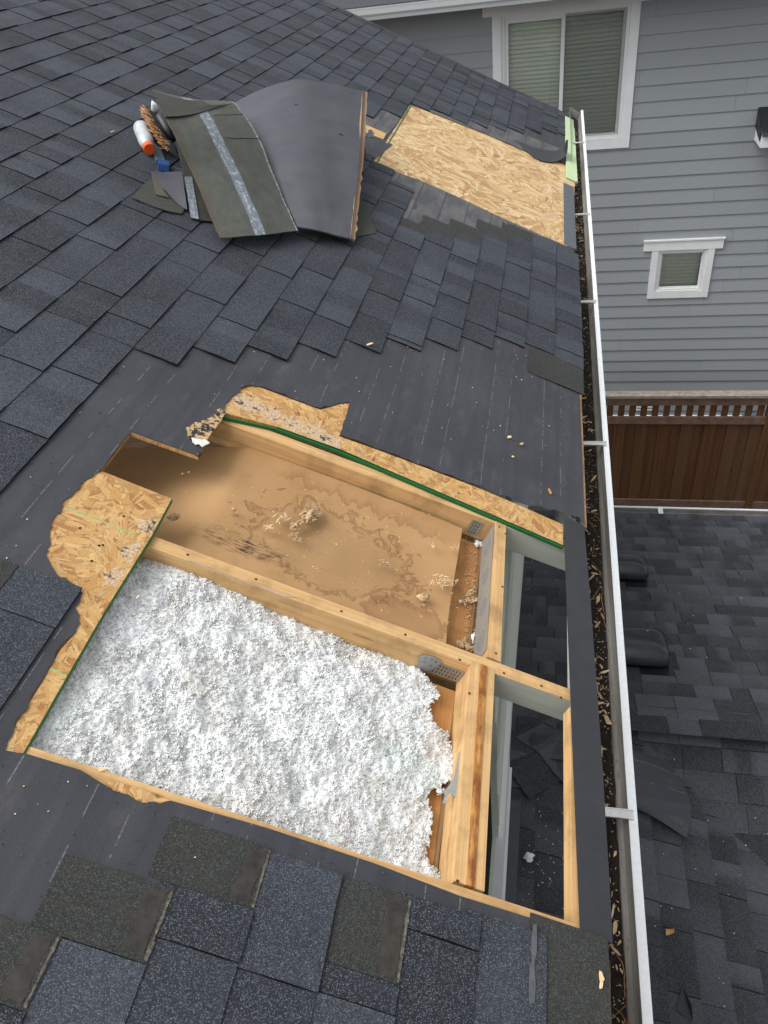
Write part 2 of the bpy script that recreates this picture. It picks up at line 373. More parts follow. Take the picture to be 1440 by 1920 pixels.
def mat_card():
    t = T('brown cardboard'); x, y, z = t.sep(t.tc)
    big = t.noise(t.tc, 5, 4); c = t.mix(t.ramp(big, [(.3, 0), (.7, 1)]), (.40, .235, .102), (.47, .285, .132))
    # water marks: the photograph shows tide lines along the upper rafter and a dark zone mid left
    n = t.noise(t.tc, 16, 5, .62, 1.0)
    du = t.mth('DIVIDE', t.mth('SUBTRACT', x, .10), .26); dv = t.mth('DIVIDE', t.mth('SUBTRACT', y, 1.55), .17)
    d = t.mth('ADD', t.mth('SQRT', t.mth('ADD', t.mth('MULTIPLY', du, du), t.mth('MULTIPLY', dv, dv))), t.mth('MULTIPLY', t.mth('SUBTRACT', n, .5), 1.5))
    edge = t.ramp(d, [(.80, 0), (.95, .75), (1.0, 1), (1.025, 0)])
    c = t.mix(t.mth('MULTIPLY', edge, .6), c, (.12, .052, .02))
    ins = t.ramp(d, [(.5, 1), (1.0, 0)]); c = t.mix(t.mth('MULTIPLY', ins, .32), c, (.27, .17, .085))
    du2 = t.mth('DIVIDE', t.mth('SUBTRACT', x, .37), .13); dv2 = t.mth('DIVIDE', t.mth('SUBTRACT', y, 1.40), .07)
    d2 = t.mth('ADD', t.mth('SQRT', t.mth('ADD', t.mth('MULTIPLY', du2, du2), t.mth('MULTIPLY', dv2, dv2))), t.mth('MULTIPLY', t.mth('SUBTRACT', t.noise(t.tc, 22, 5, .65, .6), .5), 1.7))
    c = t.mix(t.mth('MULTIPLY', t.ramp(d2, [(.6, .35), (.9, .9), (1.0, 1), (1.03, 0)]), .55), c, (.20, .085, .035))
    s1 = t.mth('SUBTRACT', y, t.mth('SUBTRACT', 1.845, t.mth('MULTIPLY', t.noise(t.sc(t.tc, (26, 4, 1)), 1, 4, .6), .16)))
    s2 = t.mth('MULTIPLY', t.ramp(s1, [(.0, 0), (.004, 1), (.018, .55), (.05, .12)]), band(t, x, -.12, .44, .04))
    c = t.mix(t.mth('MULTIPLY', s2, .42), c, (.15, .066, .026))
    # mould along the ribs
    rib = t.ramp(t.noise(t.sc(t.tc, (22, 190, 1)), 1, 3), [(.44, 0), (.56, 1)])
    mu = t.mth('DIVIDE', t.mth('ADD', x, .13), .17); mv = t.mth('DIVIDE', t.mth('SUBTRACT', y, 1.44), .05)
    mk = t.ramp(t.mth('ADD', t.mth('MULTIPLY', mu, mu), t.mth('MULTIPLY', mv, mv)), [(.1, 1), (1.0, 0)])
    mk = t.mth('MULTIPLY', mk, t.ramp(t.noise(t.tc, 30, 4, .7), [(.35, 0), (.6, 1)]))
    c = t.mix(t.mth('MULTIPLY', t.mth('MULTIPLY', mk, rib), .95), c, (.02, .016, .014))
    m2 = t.mth('MULTIPLY', t.ramp(t.noise(t.tc, 9, 5, .7), [(.56, 0), (.75, 1)]), .28)
    c = t.mix(m2, c, (.15, .10, .06))
    rb = t.n('ShaderNodeTexWave', {'Vector': t.tc, 'Scale': 60.0, 'Distortion': .4}, bands_direction='Y').outputs[1]
    t.bump(t.mth('ADD', t.mth('MULTIPLY', rb, .25), t.noise(t.tc, 30, 4)), .25, .003)
    return t.fin(c, .75, .25)
M['card'] = mat_card()
def mat_insul():
    t = T('white loose fibre'); a = t.noise(t.tc, 7, 4); b = t.noise(t.tc, 3.2, 3)
    c = t.mix(t.ramp(a, [(.5, 0), (.72, 1)]), (.80, .82, .81), (.69, .675, .63))
    c = t.mix(t.mth('MULTIPLY', t.ramp(b, [(.56, 0), (.72, 1)]), .5), c, (.58, .71, .655))
    sp = t.mth('MULTIPLY', t.mth('MULTIPLY', t.mth('GREATER_THAN', t.sep(t.voro(t.tc, 120, 'F1', 'Color'))[0], .985), t.mth('LESS_THAN', t.voro(t.tc, 120), .22)), .8)
    c = t.mix(sp, c, (.06, .06, .05))
    t.b.inputs['Subsurface Weight'].default_value = .8; t.b.inputs['Subsurface Radius'].default_value = (1, 1, 1); t.b.inputs['Subsurface Scale'].default_value = .0045
    return t.fin(c, .95, .1)
M['insul'] = mat_insul()
def mat_siding():
    t = T('grey lap siding'); w = t.noise(t.sc(t.tc, (1.2, 1, 9)), 1.2, 3, out=1)
    v = t.n('ShaderNodeVectorMath', {0: t.tc, 1: t.sc(w, (.1, .1, .05))}, operation='ADD').outputs[0]
    g = t.noise(t.sc(v, (3.2, 1, 130)), 1, 4, .6); a = t.noise(t.tc, .7, 3); tn = t.tone()
    c = t.mix(t.mth('ADD', t.mth('MULTIPLY', a, .5), t.mth('MULTIPLY', tn, .5)), (.29, .315, .328), (.345, .37, .383))
    c = t.mix(t.mth('MULTIPLY', t.ramp(g, [(.56, 0), (.7, 1)]), .25), c, (.30, .32, .325))
    st = t.mth('MULTIPLY', t.ramp(t.noise(t.sc(t.tc, (3.5, 1, .25)), 1, 3), [(.62, 0), (.78, 1)]), .18)
    c = t.mix(st, c, (.34, .355, .36))
    t.bump(g, .25, .003)
    return t.fin(c, .62, .3)
M['siding'] = mat_siding()
M['trim'] = plain('white painted trim', (.82, .83, .83), .5, .3, var=.05, scale=6)
M['vinyl'] = plain('white vinyl', (.78, .79, .79), .35, .4, var=.03)
M['blind'] = plain('pale blind slats', (.84, .87, .80), .45, .4, var=.03)
M['dark'] = plain('unlit interior', (.02, .021, .02), .9, .1)
def mat_glass(name, tint, screen=0.0):
    t = T(name); t.nt.nodes.remove(t.b)
    tr = t.n('ShaderNodeBsdfTransparent', {'Color': tint}); gl = t.n('ShaderNodeBsdfGlossy', {'Roughness': .02, 'Color': (.9, .95, .95)})
    fr = t.n('ShaderNodeFresnel', {'IOR': 1.5}); mx = t.n('ShaderNodeMixShader', {0: t.mth('ADD', t.mth('MULTIPLY', fr.outputs[0], 1.1), .02, clamp=True), 1: tr.outputs[0], 2: gl.outputs[0]})
    t.nt.links.new(mx.outputs[0], t.out.inputs[0]); return t.m
M['glass'] = mat_glass('window glass', (.94, .97, .93))
def mat_mesh(name, col, open_):
    t = T(name); x, y, z = t.sep(t.tc)
    g = t.mth('MAXIMUM', t.mth('GREATER_THAN', t.mth('WRAP', x, .0024, 0.0), .0024 * open_), t.mth('GREATER_THAN', t.mth('WRAP', y, .0024, 0.0), .0024 * open_))
    tr = t.n('ShaderNodeBsdfTransparent'); t.fin(col, .6, .3)
    mx = t.n('ShaderNodeMixShader', {0: g, 1: tr.outputs[0], 2: t.b.outputs[0]}); t.nt.links.new(mx.outputs[0], t.out.inputs[0]); return t.m
M['insect'] = mat_mesh('insect screen', (.11, .12, .11), .82)
M['ventmesh'] = mat_mesh('grey wire mesh', (.30, .29, .27), .5)
def mat_fence(name, a, b):
    t = T(name); tn = t.tone(); g = t.noise(t.sc(t.tc, (55, 55, 1.3)), 1, 4, .6); g2 = t.noise(t.sc(t.tc, (7, 7, 1.4)), 1, 4, .6)
    c = t.mix(t.ramp(g, [(.3, 0), (.7, 1)]), a, b)
    c = t.mix(t.mth('MULTIPLY', t.mth('ADD', tn, t.ramp(g2, [(.4, 0), (.7, .6)]), clamp=True), .6), c, (.12, .068, .04))
    kn = t.mth('MULTIPLY', t.ramp(t.voro(t.sc(t.tc, (7, 7, 2.2)), 1), [(.04, 1), (.07, 0)]), .8)
    c = t.mix(kn, c, (.03, .014, .006)); t.bump(g, .3, .004)
    return t.fin(c, .7, .25)
M['cedar'] = mat_fence('brown cedar', (.085, .035, .013), (.150, .068, .027))
M['rail'] = plain('weathered rail', (.17, .105, .075), .75, .2, var=.35, scale=9)
M['cap'] = plain('silvered fence cap', (.30, .25, .21), .8, .2, var=.4, scale=14)
def mat_gutter():
    t = T('gutter paint inside'); x, y, z = t.sep(t.tc)
    a = t.noise(t.sc(t.tc, (10, 2.2, 22)), 1, 5, .65); c = t.mix(t.ramp(a, [(.35, 0), (.68, 1)]), (.36, .345, .32), (.20, .185, .165))
    sp = t.mth('MULTIPLY', t.ramp(t.noise(t.tc, 70, 3, .7), [(.6, 0), (.68, 1)]), .5); c = t.mix(sp, c, (.06, .05, .04))
    return t.fin(c, .5, .35)
M['gutter'] = mat_gutter()
M['lip'] = plain('white gutter lip', (.70, .73, .745), .38, .45, var=.07, scale=90, bump=.1)
M['galv'] = plain('galvanised steel', (.36, .38, .37), .42, .5, .55, .18, 40)
M['alu'] = plain('bare aluminium hanger', (.66, .66, .65), .35, .5, .6, .12, 50)
M['dirt'] = plain('wet black dirt', (.022, .017, .013), .8, .25, var=.8, scale=90, bump=.9)
M['membrane'] = plain('black membrane', (.030, .031, .036), .42, .45, var=.18, scale=14, bump=.15)
M['green_foam'] = plain('pale green foam strip', (.52, .66, .40), .6, .3, var=.04, scale=12)
M['green_edge'] = plain('green sealed edge', (.014, .115, .03), .6, .3, var=.25, scale=60)
M['drip'] = plain('grey drip edge', (.115, .13, .145), .4, .4, .2, .15, 20)
def mat_back():
    t = T('shingle underside'); q = t.attr('tone', 'Fac'); a = t.noise(t.tc, 25, 4); f = t.noise(t.tc, 220, 2)
    c = t.mix(t.ramp(a, [(.3, 0), (.7, 1)]), (.076, .080, .068), (.100, .104, .089)); c = t.mix(1.0, c, t.ramp(f, [(.3, .85), (.7, 1.15)]), 'MULTIPLY')
    b1 = band(t, q, .44, .56, .008); wear = t.ramp(t.noise(t.tc, 42, 6, .8), [(.50, 0), (.60, 1)])
    s = t.mix(t.mth('MULTIPLY', wear, .85), (.17, .20, .235), (.46, .49, .52)); c = t.mix(b1, c, s)
    b2 = t.mth('GREATER_THAN', q, .965); c = t.mix(t.mth('MULTIPLY', b2, t.ramp(t.noise(t.tc, 60, 3), [(.4, .2), (.6, 1)])), c, (.33, .34, .34))
    e = t.mth('MULTIPLY', band(t, q, -.1, .1, .06), .5); c = t.mix(e, c, (.10, .075, .05))
    sp = t.mth('MULTIPLY', t.mth('GREATER_THAN', t.sep(t.voro(t.tc, 60, 'F1', 'Color'))[0], .96), t.mth('LESS_THAN', t.voro(t.tc, 60), .2)); c = t.mix(t.mth('MULTIPLY', sp, .7), c, (.015, .014, .013))
    t.bump(f, .2, .002); return t.fin(c, .75, .3)
M['back'] = mat_back()
M['olive'] = mat_shingle('olive shingle back', (.045, .047, .038), (.07, .072, .06), (.16, .17, .14), .3)
def mat_torn():
    t = T('torn felt with wood fibre'); a = t.noise(t.tc, 48, 5, .7); b = t.noise(t.tc, 170, 3)
    c = t.mix(t.ramp(b, [(.3, 0), (.7, 1)]), (.40, .25, .11), (.66, .48, .27))
    c = t.mix(t.ramp(a, [(.47, 1), (.53, 0)]), c, (.035, .036, .04)); t.bump(a, .6, .004); return t.fin(c, .85, .15)
M['torn'] = mat_torn()
def mat_purple():
    t = T('torn felt grey'); a = t.noise(t.tc, 8, 5, .6); c = t.mix(t.ramp(a, [(.3, 0), (.7, 1)]), (.082, .084, .098), (.108, .109, .124))
    sp = t.mth('MULTIPLY', t.mth('GREATER_THAN', t.sep(t.voro(t.tc, 26, 'F1', 'Color'))[0], .95), t.mth('LESS_THAN', t.voro(t.tc, 26), .16)); c = t.mix(t.mth('MULTIPLY', sp, .9), c, (.01, .01, .01))
    t.bump(t.noise(t.tc, 9, 4), .25, .006); return t.fin(c, .85, .2)
M['sheetfelt'] = mat_purple()
M['woodfibre'] = mat_wood('splintered wood', (.50, .27, .10), (.26, .13, .05), 0, .8)
M['woodedge'] = mat_wood('torn board edge', (.42, .30, .21), (.25, .15, .09), 0, .7)
M['pale_fibre'] = mat_wood('pale torn fibre', (.66, .50, .36), (.46, .28, .15), .3, 1.5)
M['chip'] = mat_wood('wood chip', (.74, .57, .36), (.56, .38, .20))
M['rot'] = plain('rotten wood pulp', (.50, .35, .20), .9, .1, var=.6, scale=70, bump=.8)
M['bottle'] = plain('cloudy white plastic', (.50, .54, .56), .25, .5, var=.15, scale=40)
M['orange'] = plain('orange cap plastic', (.85, .12, .02), .35, .4, var=.05)
M['blue'] = plain('blue painted steel', (.05, .13, .36), .4, .4, .2, .2, 30)
M['steelworn'] = plain('worn steel', (.20, .26, .34), .4, .5, .4, .4, 60)
M['white_scrap'] = plain('white scrap', (.72, .72, .68), .8, .2, var=.15, scale=60, bump=.5)
M['ventblack'] = plain('black plastic vent', (.016, .017, .02), .22, .5, var=.2, scale=25, bump=.03)
M['ventskirt'] = plain('grey vent skirt', (.062, .062, .064), .5, .35, var=.25, scale=18)  # lighter grey than the hood
M['gravel'] = None
def mat_gravel():
    t = T('grey gravel'); c = t.voro(t.tc, 45, 'F1', 'Color'); r = t.sep(c)[0]; d = t.voro(t.tc, 45)
    k = t.ramp(r, [(0, .04), (.6, .13), (1, .34)]); k = t.mix(t.ramp(d, [(.3, 0), (.6, .7)]), k, (.02, .02, .02)); t.bump(d, .8, .02); return t.fin(k, .9, .2)
M['gravel'] = mat_gravel()
M['ground'] = plain('bare soil', (.10, .09, .075), .95, .1, var=.4, scale=3)
M['wallpaint'] = mat_painted(1.75)
M['grit'] = plain('pale grit', (.12, .108, .088), .9, .2, var=.9, scale=140, bump=.4)
M['smear'] = plain('brown tar smear', (.040, .036, .031), .7, .3, var=.5, scale=45)
M['asphalt'] = plain('asphalt cut edge', (.011, .011, .012), .85, .15, var=.2)
M['chalk'] = plain('green chalk line', (.30, .46, .20), .9, .1, var=.3, scale=90)
M['fibre_orange'] = mat_wood('orange wood fibre', (.60, .35, .15), (.42, .21, .08))
M['nail'] = plain('rusty nail', (.05, .032, .02), .6, .4, .3, var=.3)
M['tar'] = plain('grey sealant strip', (.10, .104, .112), .6, .3, var=.3, scale=50)
M['metalblack'] = plain('black roofing scrap', (.016, .017, .02), .45, .45)
M['neighroof'] = mat_shingle('neighbour shingles', (.05, .053, .062), (.07, .074, .084), (.1, .1, .1))

# ------------------------------------------------------------------ the house: roof frame and layers
house = empty('house', W(-2.5, 3.5, -7.4), 'house with dark shingle roof cut open at the eave for repair', 'house')
EAVE = .897; EXPO = .147; VTOP = 8.0; UTOP = -4.6; VBOT = -1.2
def UB(k): return .915 - EXPO * k                    # butt line of shingle course k
A_ = lambda *pts: [at(*p) for p in pts]

# outline of the hole and of the bare boards, measured on the deck
hole = A_((190, 884), (215, 846), (245, 812), (300, 832), (372, 857), (392, 815), (413, 778), (520, 800), (640, 842), (760, 893), (900, 953), (1055, 1018))
hole += [(.872, 1.905), (.872, .70)] + A_((1063, 1746), (860, 1681), (700, 1622), (500, 1556), (300, 1490), (150, 1446), (45, 1414), (120, 1278), (200, 1140), (284, 1005), (322, 935))
left_osb = A_((190, 883), (322, 935), (284, 1005), (200, 1140), (120, 1278), (40, 1414), (8, 1408), (40, 1340), (88, 1262), (120, 1205), (150, 1170), (140, 1140), (155, 1112), (130, 1092), (112, 1085), (96, 1062), (90, 1035), (93, 1000), (108, 965), (128, 935), (150, 912))
top_osb = A_((413, 772), (432, 748), (452, 730), (470, 724), (490, 727), (540, 746), (600, 768), (618, 764), (636, 758), (655, 756), (648, 785), (636, 818), (720, 848), (800, 878), (900, 916), (980, 950), (1056, 984), (1056, 1022), (900, 955), (760, 895), (640, 843), (520, 800))
far_panel = A_((765, 194), (1078, 320)) + [(.885, 4.60)] + A_((1055, 459), (1000, 437), (940, 410), (860, 373), (790, 342), (735, 322), (698, 301))
bot_osb = A_((196, 1462), (235, 1470), (300, 1490), (322, 1503), (300, 1508), (262, 1504), (240, 1490), (212, 1482))

def wav(u, v):
    return min(.0042, max(0, .0042 * nz(u * 19, v * 1.5, 3.1) + .0020 * nz(u * 6, v * 4.5, 9.4) + .0013 * nz(u * 30, v * 12, 5.5) + .0012))
deck = MB()
big = [(UTOP, VBOT), (EAVE - .004, VBOT), (EAVE - .004, .70), (EAVE - .004, VTOP), (UTOP, VTOP)]
# felt: one sheet with the hole, the bare boards and the new panel cut out of it
def grow(poly, d):
    c = sum((Vector(p) for p in poly), Vector((0, 0))) / len(poly)
    return [tuple(Vector(p) + (Vector(p) - c).normalized() * d) for p in poly]
from functools import reduce
torn = A_((190, 884), (215, 846), (245, 811), (300, 831), (372, 857), (392, 815), (413, 774), (432, 748), (452, 729), (470, 723), (490, 726), (540, 745), (600, 767), (618, 763), (636, 757), (655, 755), (648, 785), (637, 816), (720, 846), (800, 876), (900, 914), (980, 945), (1056, 962), (1086, 972)) + [(.93, 1.96), (.93, 1.9), (.93, .70)] + \
    A_((1063, 1744), (860, 1680), (700, 1620), (500, 1554), (320, 1502), (300, 1508), (262, 1504), (240, 1490), (205, 1478), (150, 1445), (45, 1414), (8, 1408), (40, 1340), (88, 1262), (120, 1205), (150, 1170), (140, 1140), (155, 1112), (130, 1092), (112, 1085), (96, 1062), (90, 1035), (93, 1000), (108, 965), (128, 935), (150, 912))
far_open = A_((768, 197), (900, 246), (1000, 285), (1078, 316)) + [(.90, 4.62)] + A_((1056, 460), (1000, 438), (940, 411), (860, 374), (790, 343), (735, 323), (699, 303))
torn_j = jag(torn, .009, .0022, 2.0, keep=set(range(0, 6)) | {26, 27, 28, 29, 30, 35, 36}, wide=.0055)
uv_felt = sheet(R, big, [torn_j, far_open], (.024, .05), .0025, wav).build('underlayment', M['felt'], house, True)
solidify(uv_felt, .0012)
# boards under it
def board(name, poly, mats, w1=0.0, th=.012, parent=house, jagged=0, side=None, tonef=None):
    m = MB(); m.prism(R, poly, w1 - th, w1, 0, side)
    if tonef: m.k = [tonef(t[0], t[1]) for t in m.t]
    return m.build(name, mats, parent)
def osb_piece(poly, tonef, back):
    """a bare piece of the deck: fine top so that stains can vary, plus a thick edge"""
    s = sheet(R, poly, [], (.02, .02), 0.0, lambda u, v: 0.0, tone=tonef)
    n = len(poly); m = MB()
    top = [m.vert(R(p[0], p[1], 0), (p[0], p[1], 0), tonef(*p)) for p in poly]; bot = [m.vert(R(p[0], p[1], -.0115), (p[0], p[1], -.02)) for p in poly]
    for i in range(n): m.face((top[i], top[(i + 1) % n], bot[(i + 1) % n], bot[i]), 1 if i in back else 0)
    s.add(m); s.prism(R, poly, -.0118, -.0115)
    return s
wet1 = [at(250, 1035), at(225, 1085), at(280, 985)]
def t_left(u, v): return max(0, 1 - min(math.hypot(u - a, v - b) for a, b in wet1) / .075) * .8
left_osb = left_osb[:5] + [tuple(Vector(p) + (Vector(p) - Vector(at(200, 1050))).normalized() * .02) for p in left_osb[5:]]
osb_piece(left_osb, t_left, (0, 1, 2, 3)).build('roof_board', [M['osb'], M['green_edge']], house)
wet2 = [at(*p) for p in ((470, 760), (510, 775), (550, 795), (590, 812), (455, 752), (620, 828))]
def t_top(u, v): return max(0, 1 - min(math.hypot(u - a, v - b) for a, b in wet2) / .085) * .85
osb_piece(top_osb, t_top, (17, 18, 19, 20)).build('roof_board', [M['osb'], M['green_edge']], house)
osb_piece(bot_osb, lambda u, v: 0.0, ()).build('roof_board', [M['osb'], M['green_edge']], house)
# green sealed edge of the upper board, proud of the rafter, and of the left board
def ribbon(pts, w0, w1, d, mi=0):
    m = MB()
    for a, b in zip(pts, pts[1:]):
        m.box(lambda s, q, w, a=a, b=b: R(lerp(a[0], b[0], s), lerp(a[1], b[1], s) + q, w), 0, 1, 0, d, w0, w1, mi)
    return m
ed = A_((420, 780), (520, 802), (640, 846), (760, 897), (900, 957), (1056, 1024))
ribbon(ed, -.0115, -.0012, -.006).build('sealed_edge', M['green_edge'], house)
ed = A_((322, 936), (284, 1006), (200, 1141), (120, 1279), (42, 1415))
m = MB()
for a, b in zip(ed, ed[1:]): m.box(lambda s, q, w, a=a, b=b: R(lerp(a[0], b[0], s) + q, lerp(a[1], b[1], s), w), 0, 1, 0, .0028, -.0115, -.0012)
m.build('sealed_edge', M['green_edge'], house)
for a, b in (((123, 953), (170, 968)), ((172, 969), (212, 986)), ((216, 988), (253, 1002)), ((95, 1254), (124, 1266))):
    a, b = at(*a), at(*b); q = jag([(a[0], a[1] - .0018), (b[0], b[1] - .0018), (b[0], b[1] + .0018), (a[0], a[1] + .0018)], .008, .0012, a[0] * 40)
    m = MB(); m.prism(R, q, .0001, .0004); m.build('chalk_line', M['chalk'], house)
for (px, py) in ((186, 1023), (193, 1022), (172, 1052), (150, 990), (232, 968), (470, 742), (560, 775), (700, 862), (860, 925)):
    m = MB(); c = atR(px, py, .0002); m.tube([c, c + NRM * .0006], [.0034, .0032], 7); m.build('nail_hole_shade', M['dark'], house)  # small dark discs, the shade of each hole put into their colour
# cut edge of the deck seen at the back of the hole
m = MB()
for a, b in zip(A_((190, 884), (245, 812), (372, 857)), A_((245, 812), (372, 857), (392, 815))):
    m.box(lambda s, q, w, a=a, b=b: R(lerp(a[0], b[0], s), lerp(a[1], b[1], s) + q * .004, w), 0, 1, 0, 1, -.011, .001)
m.build('board_edge', M['osb'], house)
# new panel and the gap strip beside it
pan = far_panel
board('new_roof_board', pan, [M['osb_new'], M['osb_new']], .0015)
d0, d1 = at(764, 197), at(699, 301)
m = MB()
for s0 in range(6):
    a = (lerp(d0[0], d1[0], s0 / 6) + .022, lerp(d0[1], d1[1], s0 / 6)); b = (lerp(d0[0], d1[0], (s0 + 1) / 6) + .022, lerp(d0[1], d1[1], (s0 + 1) / 6))
    m.box(lambda s, q, w, a=a, b=b: R(lerp(a[0], b[0], s) + q, lerp(a[1], b[1], s), w), 0, 1, 0, .009, .0012, .0022)
m.build('sealed_edge', M['green_edge'], house)
# deck under the felt, far from the hole (keeps light out of the attic)
pat = [(UTOP, VBOT), (EAVE - .01, VBOT), (EAVE - .01, .66), (-.36, .66), (-.62, .80), (-.62, 2.35), (.6, 2.35), (EAVE - .01, 2.35), (EAVE - .01, VTOP - .01), (UTOP, VTOP - .01)]
d2 = MB()
d2.prism(R, [(UTOP, VBOT), (EAVE - .01, VBOT), (EAVE - .01, .665), (UTOP, .44)], -.0135, -.0015)
d2.prism(R, [(UTOP, .44), (-.66, .44), (-.66, 2.35), (UTOP, 2.35)], -.0135, -.0015)
d2.prism(R, [(UTOP, 2.35), (-.45, 2.35), (EAVE - .01, 2.35), (EAVE - .01, VTOP - .01), (UTOP, VTOP - .01)], -.0135, -.0015)
d2.build('roof_deck', M['osb'], house)

# rafters (2x4), their tails painted
def rafter(vc, u0=-2.2, u1=.885, half=.019, top=-.0125, deep=.089, skew=0.0, name='rafter', mat='pine'):
    m = MB(); f = lambda a, b, c: R(a, b + skew * a, c)
    m.box(f, u0, .585, vc - half, vc + half, top - deep, top)
    m.box(f, .585, u1, vc - half, vc + half, top - deep, top, mis=[1, 0, 1, 1, 1, 1])
    return m.build(name, [M[mat], M['painted']], house)
raf_mid = rafter(1.287, -.36, skew=.022)
raf_up = rafter(1.868, -.5, half=.021, skew=.05)
raf_low = rafter(.670, -.5, half=.021, skew=.026, top=-.0035)
rafter(2.49); rafter(.06, -1.5)
# worn streak on top of the middle rafter
m = MB(); pts = jag(A_((352, 1044), (372, 1047), (430, 1070), (500, 1096), (560, 1115), (540, 1115), (450, 1083), (385, 1058)), .015, .0028)
m.prism(R, pts, -.0122, -.0117)
m.build('torn_fibre_streak', M['pale_fibre'], house)
# blocks between the rafters
def block(name, u0, u1, v0, v1, w1, deep, mats, mi, skew=0.0):
    m = MB(); m.box(lambda a, b, c: R(b + skew * (a - v0), a, c), v0, v1, u0, u1, w1 - deep, w1, swap=(0, 1, 2), mis=mi)
    return m.build(name, mats, house)
bl1 = block('vent_block', .592, .630, 1.325, 1.93, -.010, .10, [M['pine']], [0] * 6, -.03)
bl2 = block('eave_block', .566, .592, .717, 1.292, -.012, .10, [M['pine']], [0] * 6, -.03)
block('eave_block', .592, .611, .717, 1.292, -.0095, .095, [M['pine_stain']], [0] * 6, -.03)
block('eave_block', .611, .634, .717, 1.292, -.012, .095, [M['pine'], M['painted']], [0, 0, 0, 0, 0, 1], -.03)
# wire mesh over four dark discs that paint in the shade of vent holes
for i in range(4):
    v = 1.42 + .128 * i; m = MB()
    n = 18; ring = [(v + .034 * math.cos(2 * PI * k / n), -.062 + .026 * math.sin(2 * PI * k / n)) for k in range(n)]
    us = .592 - .03 * (v - 1.325) - .0012
    a = [m.vert(R(us, p[0], p[1])) for p in ring]; b = [m.vert(R(us + .001, p[0], p[1])) for p in ring]
    m.face(a); m.face(b[::-1])
    for k in range(n): m.face((a[k], b[k], b[(k + 1) % n], a[(k + 1) % n]))
    m.build('vent_hole_shade', M['dark'], bl1)
m = MB()
g = [[R(.592 - .03 * (v - 1.325) - .003, v, w) for w in (-.106, -.06, -.014)] for v in (1.352, 1.55, 1.75, 1.875)]
m.grid(g, [[(v, w, 0) for w in (-.106, -.06, -.014)] for v in (1.352, 1.55, 1.75, 1.875)])
m.build('vent_mesh', M['ventmesh'], bl1)
def nail(par, px, py, w):
    m = MB(); c = atR(px, py, w); m.tube([c, c + NRM * .0007], [.0036, .0034], 8); m.build('nail_head', M['nail'], par)
for (px, py) in ((936, 988), (948, 1001), (942, 1100), (930, 1225)): nail(bl1, px, py, -.0098)
for (px, py) in ((862, 1237), (945, 1262), (1015, 1286), (1052, 1308), (352, 1040), (480, 1086), (640, 1146), (760, 1190)): nail(raf_mid, px, py, -.0122)
for (px, py) in ((880, 1300), (888, 1560), (858, 1652)): nail(bl2, px, py, -.0116)
for (px, py) in ((240, 1483), (500, 1560), (700, 1632)): nail(raf_low, px, py, -.003)
# sub-fascia strip and black eave membrane
m = MB(); m.box(R, .836, .852, .703, 1.263, -.045, -.008, swap=(1, 0, 2)); m.build('fascia_board', M['pine'], house)
for (a, b, dp) in ((-1.2, .66, .15), (.66, 2.08, .05), (2.08, 8.0, .15)):
    m = MB(); m.box(R, .8525, .872, a + .001, b, -dp, -.016, swap=(1, 0, 2)); m.build('fascia_board', M['painted'], house)
rows = []
for i in range(25):
    s = i / 24; v = lerp(.698, 2.03, s)
    l = lerp(.846, .812, s); r = lerp(.924, .893, s ** 1.6)
    rows.append([R(lerp(l, r, q), v, lerp(.002, -.001, q) + .0012 * nz(q * 2, v * 5, 4) + (.006 * max(0, s - .9) * 10 * (1 - q))) for q in (0, .33, .66, 1)])
m = MB(); m.grid(rows); o = m.build('eave_membrane', M['membrane'], house, False); solidify(o, .0015)
# brown drip strip along the felted eave
m = MB(); m.box(R, EAVE - .006, EAVE + .004, 2.02, 3.12, -.014, .004); m.build('drip_edge', M['pine_old'], house)
m = MB(); m.box(R, EAVE - .006, EAVE + .004, -1.2, .69, -.014, .003); m.build('drip_edge', M['pine_old'], house)
m = MB(); m.box(R, .826, .908, 4.60, 5.82, .0022, .0042); m.build('drip_edge', M['drip'], house)
m = MB(); m.box(R, .900, .908, 4.60, 5.82, -.03, .0022); m.build('drip_edge', M['drip'], house)

# ------------------------------------------------------------------ insulation bay and cardboard baffle bay
m = MB(); NU, NV = 60, 34
rows = []; tcs = []
for i in range(NU):
    s = i / (NU - 1); u = lerp(-.95, .487, s); ro = []; to = []
    for j in range(NV):
        q = j / (NV - 1); v = lerp(1.312, 1.842, q) + .03 * u
        sag = -.012 * math.sin(PI * q) + .018 * max(0, .2 - q) * 3
        w = -.066 + sag + .006 * nz(u * 4, v * 4, 2.2) + .0025 * nz(u * 14, v * 9, 5) - .46 * max(0, -.24 - u)
        if q > .8 and s < .45: w -= (q - .8) * .10 * (.45 - s) * 4
        ro.append(R(u, v, w)); to.append((u, v, 0))
    rows.append(ro); tcs.append(to)
m.grid(rows, tcs)
# folded end
e0 = rows[-1]; fr = []; ft = []
for k, (du, dw) in enumerate(((.001, -.001), (.004, -.012), (.006, -.03), (.012, -.06), (.014, -.085))):
    fr.append([p + DWN * (du + .006 * math.sin(j / NV * PI * 3) * (k / 4)) + NRM * dw for j, p in enumerate(e0)]); ft.append([(u_[0] + .02 + k * .02, u_[1], 0) for u_ in tcs[-1]])
m.grid(fr, ft)
baffle = m.build('cardboard_baffle', M['card'], None, True)
tag(baffle, 'brown water stained cardboard baffle lying between the two upper rafters', 'cardboard')
solidify(baffle, .003)
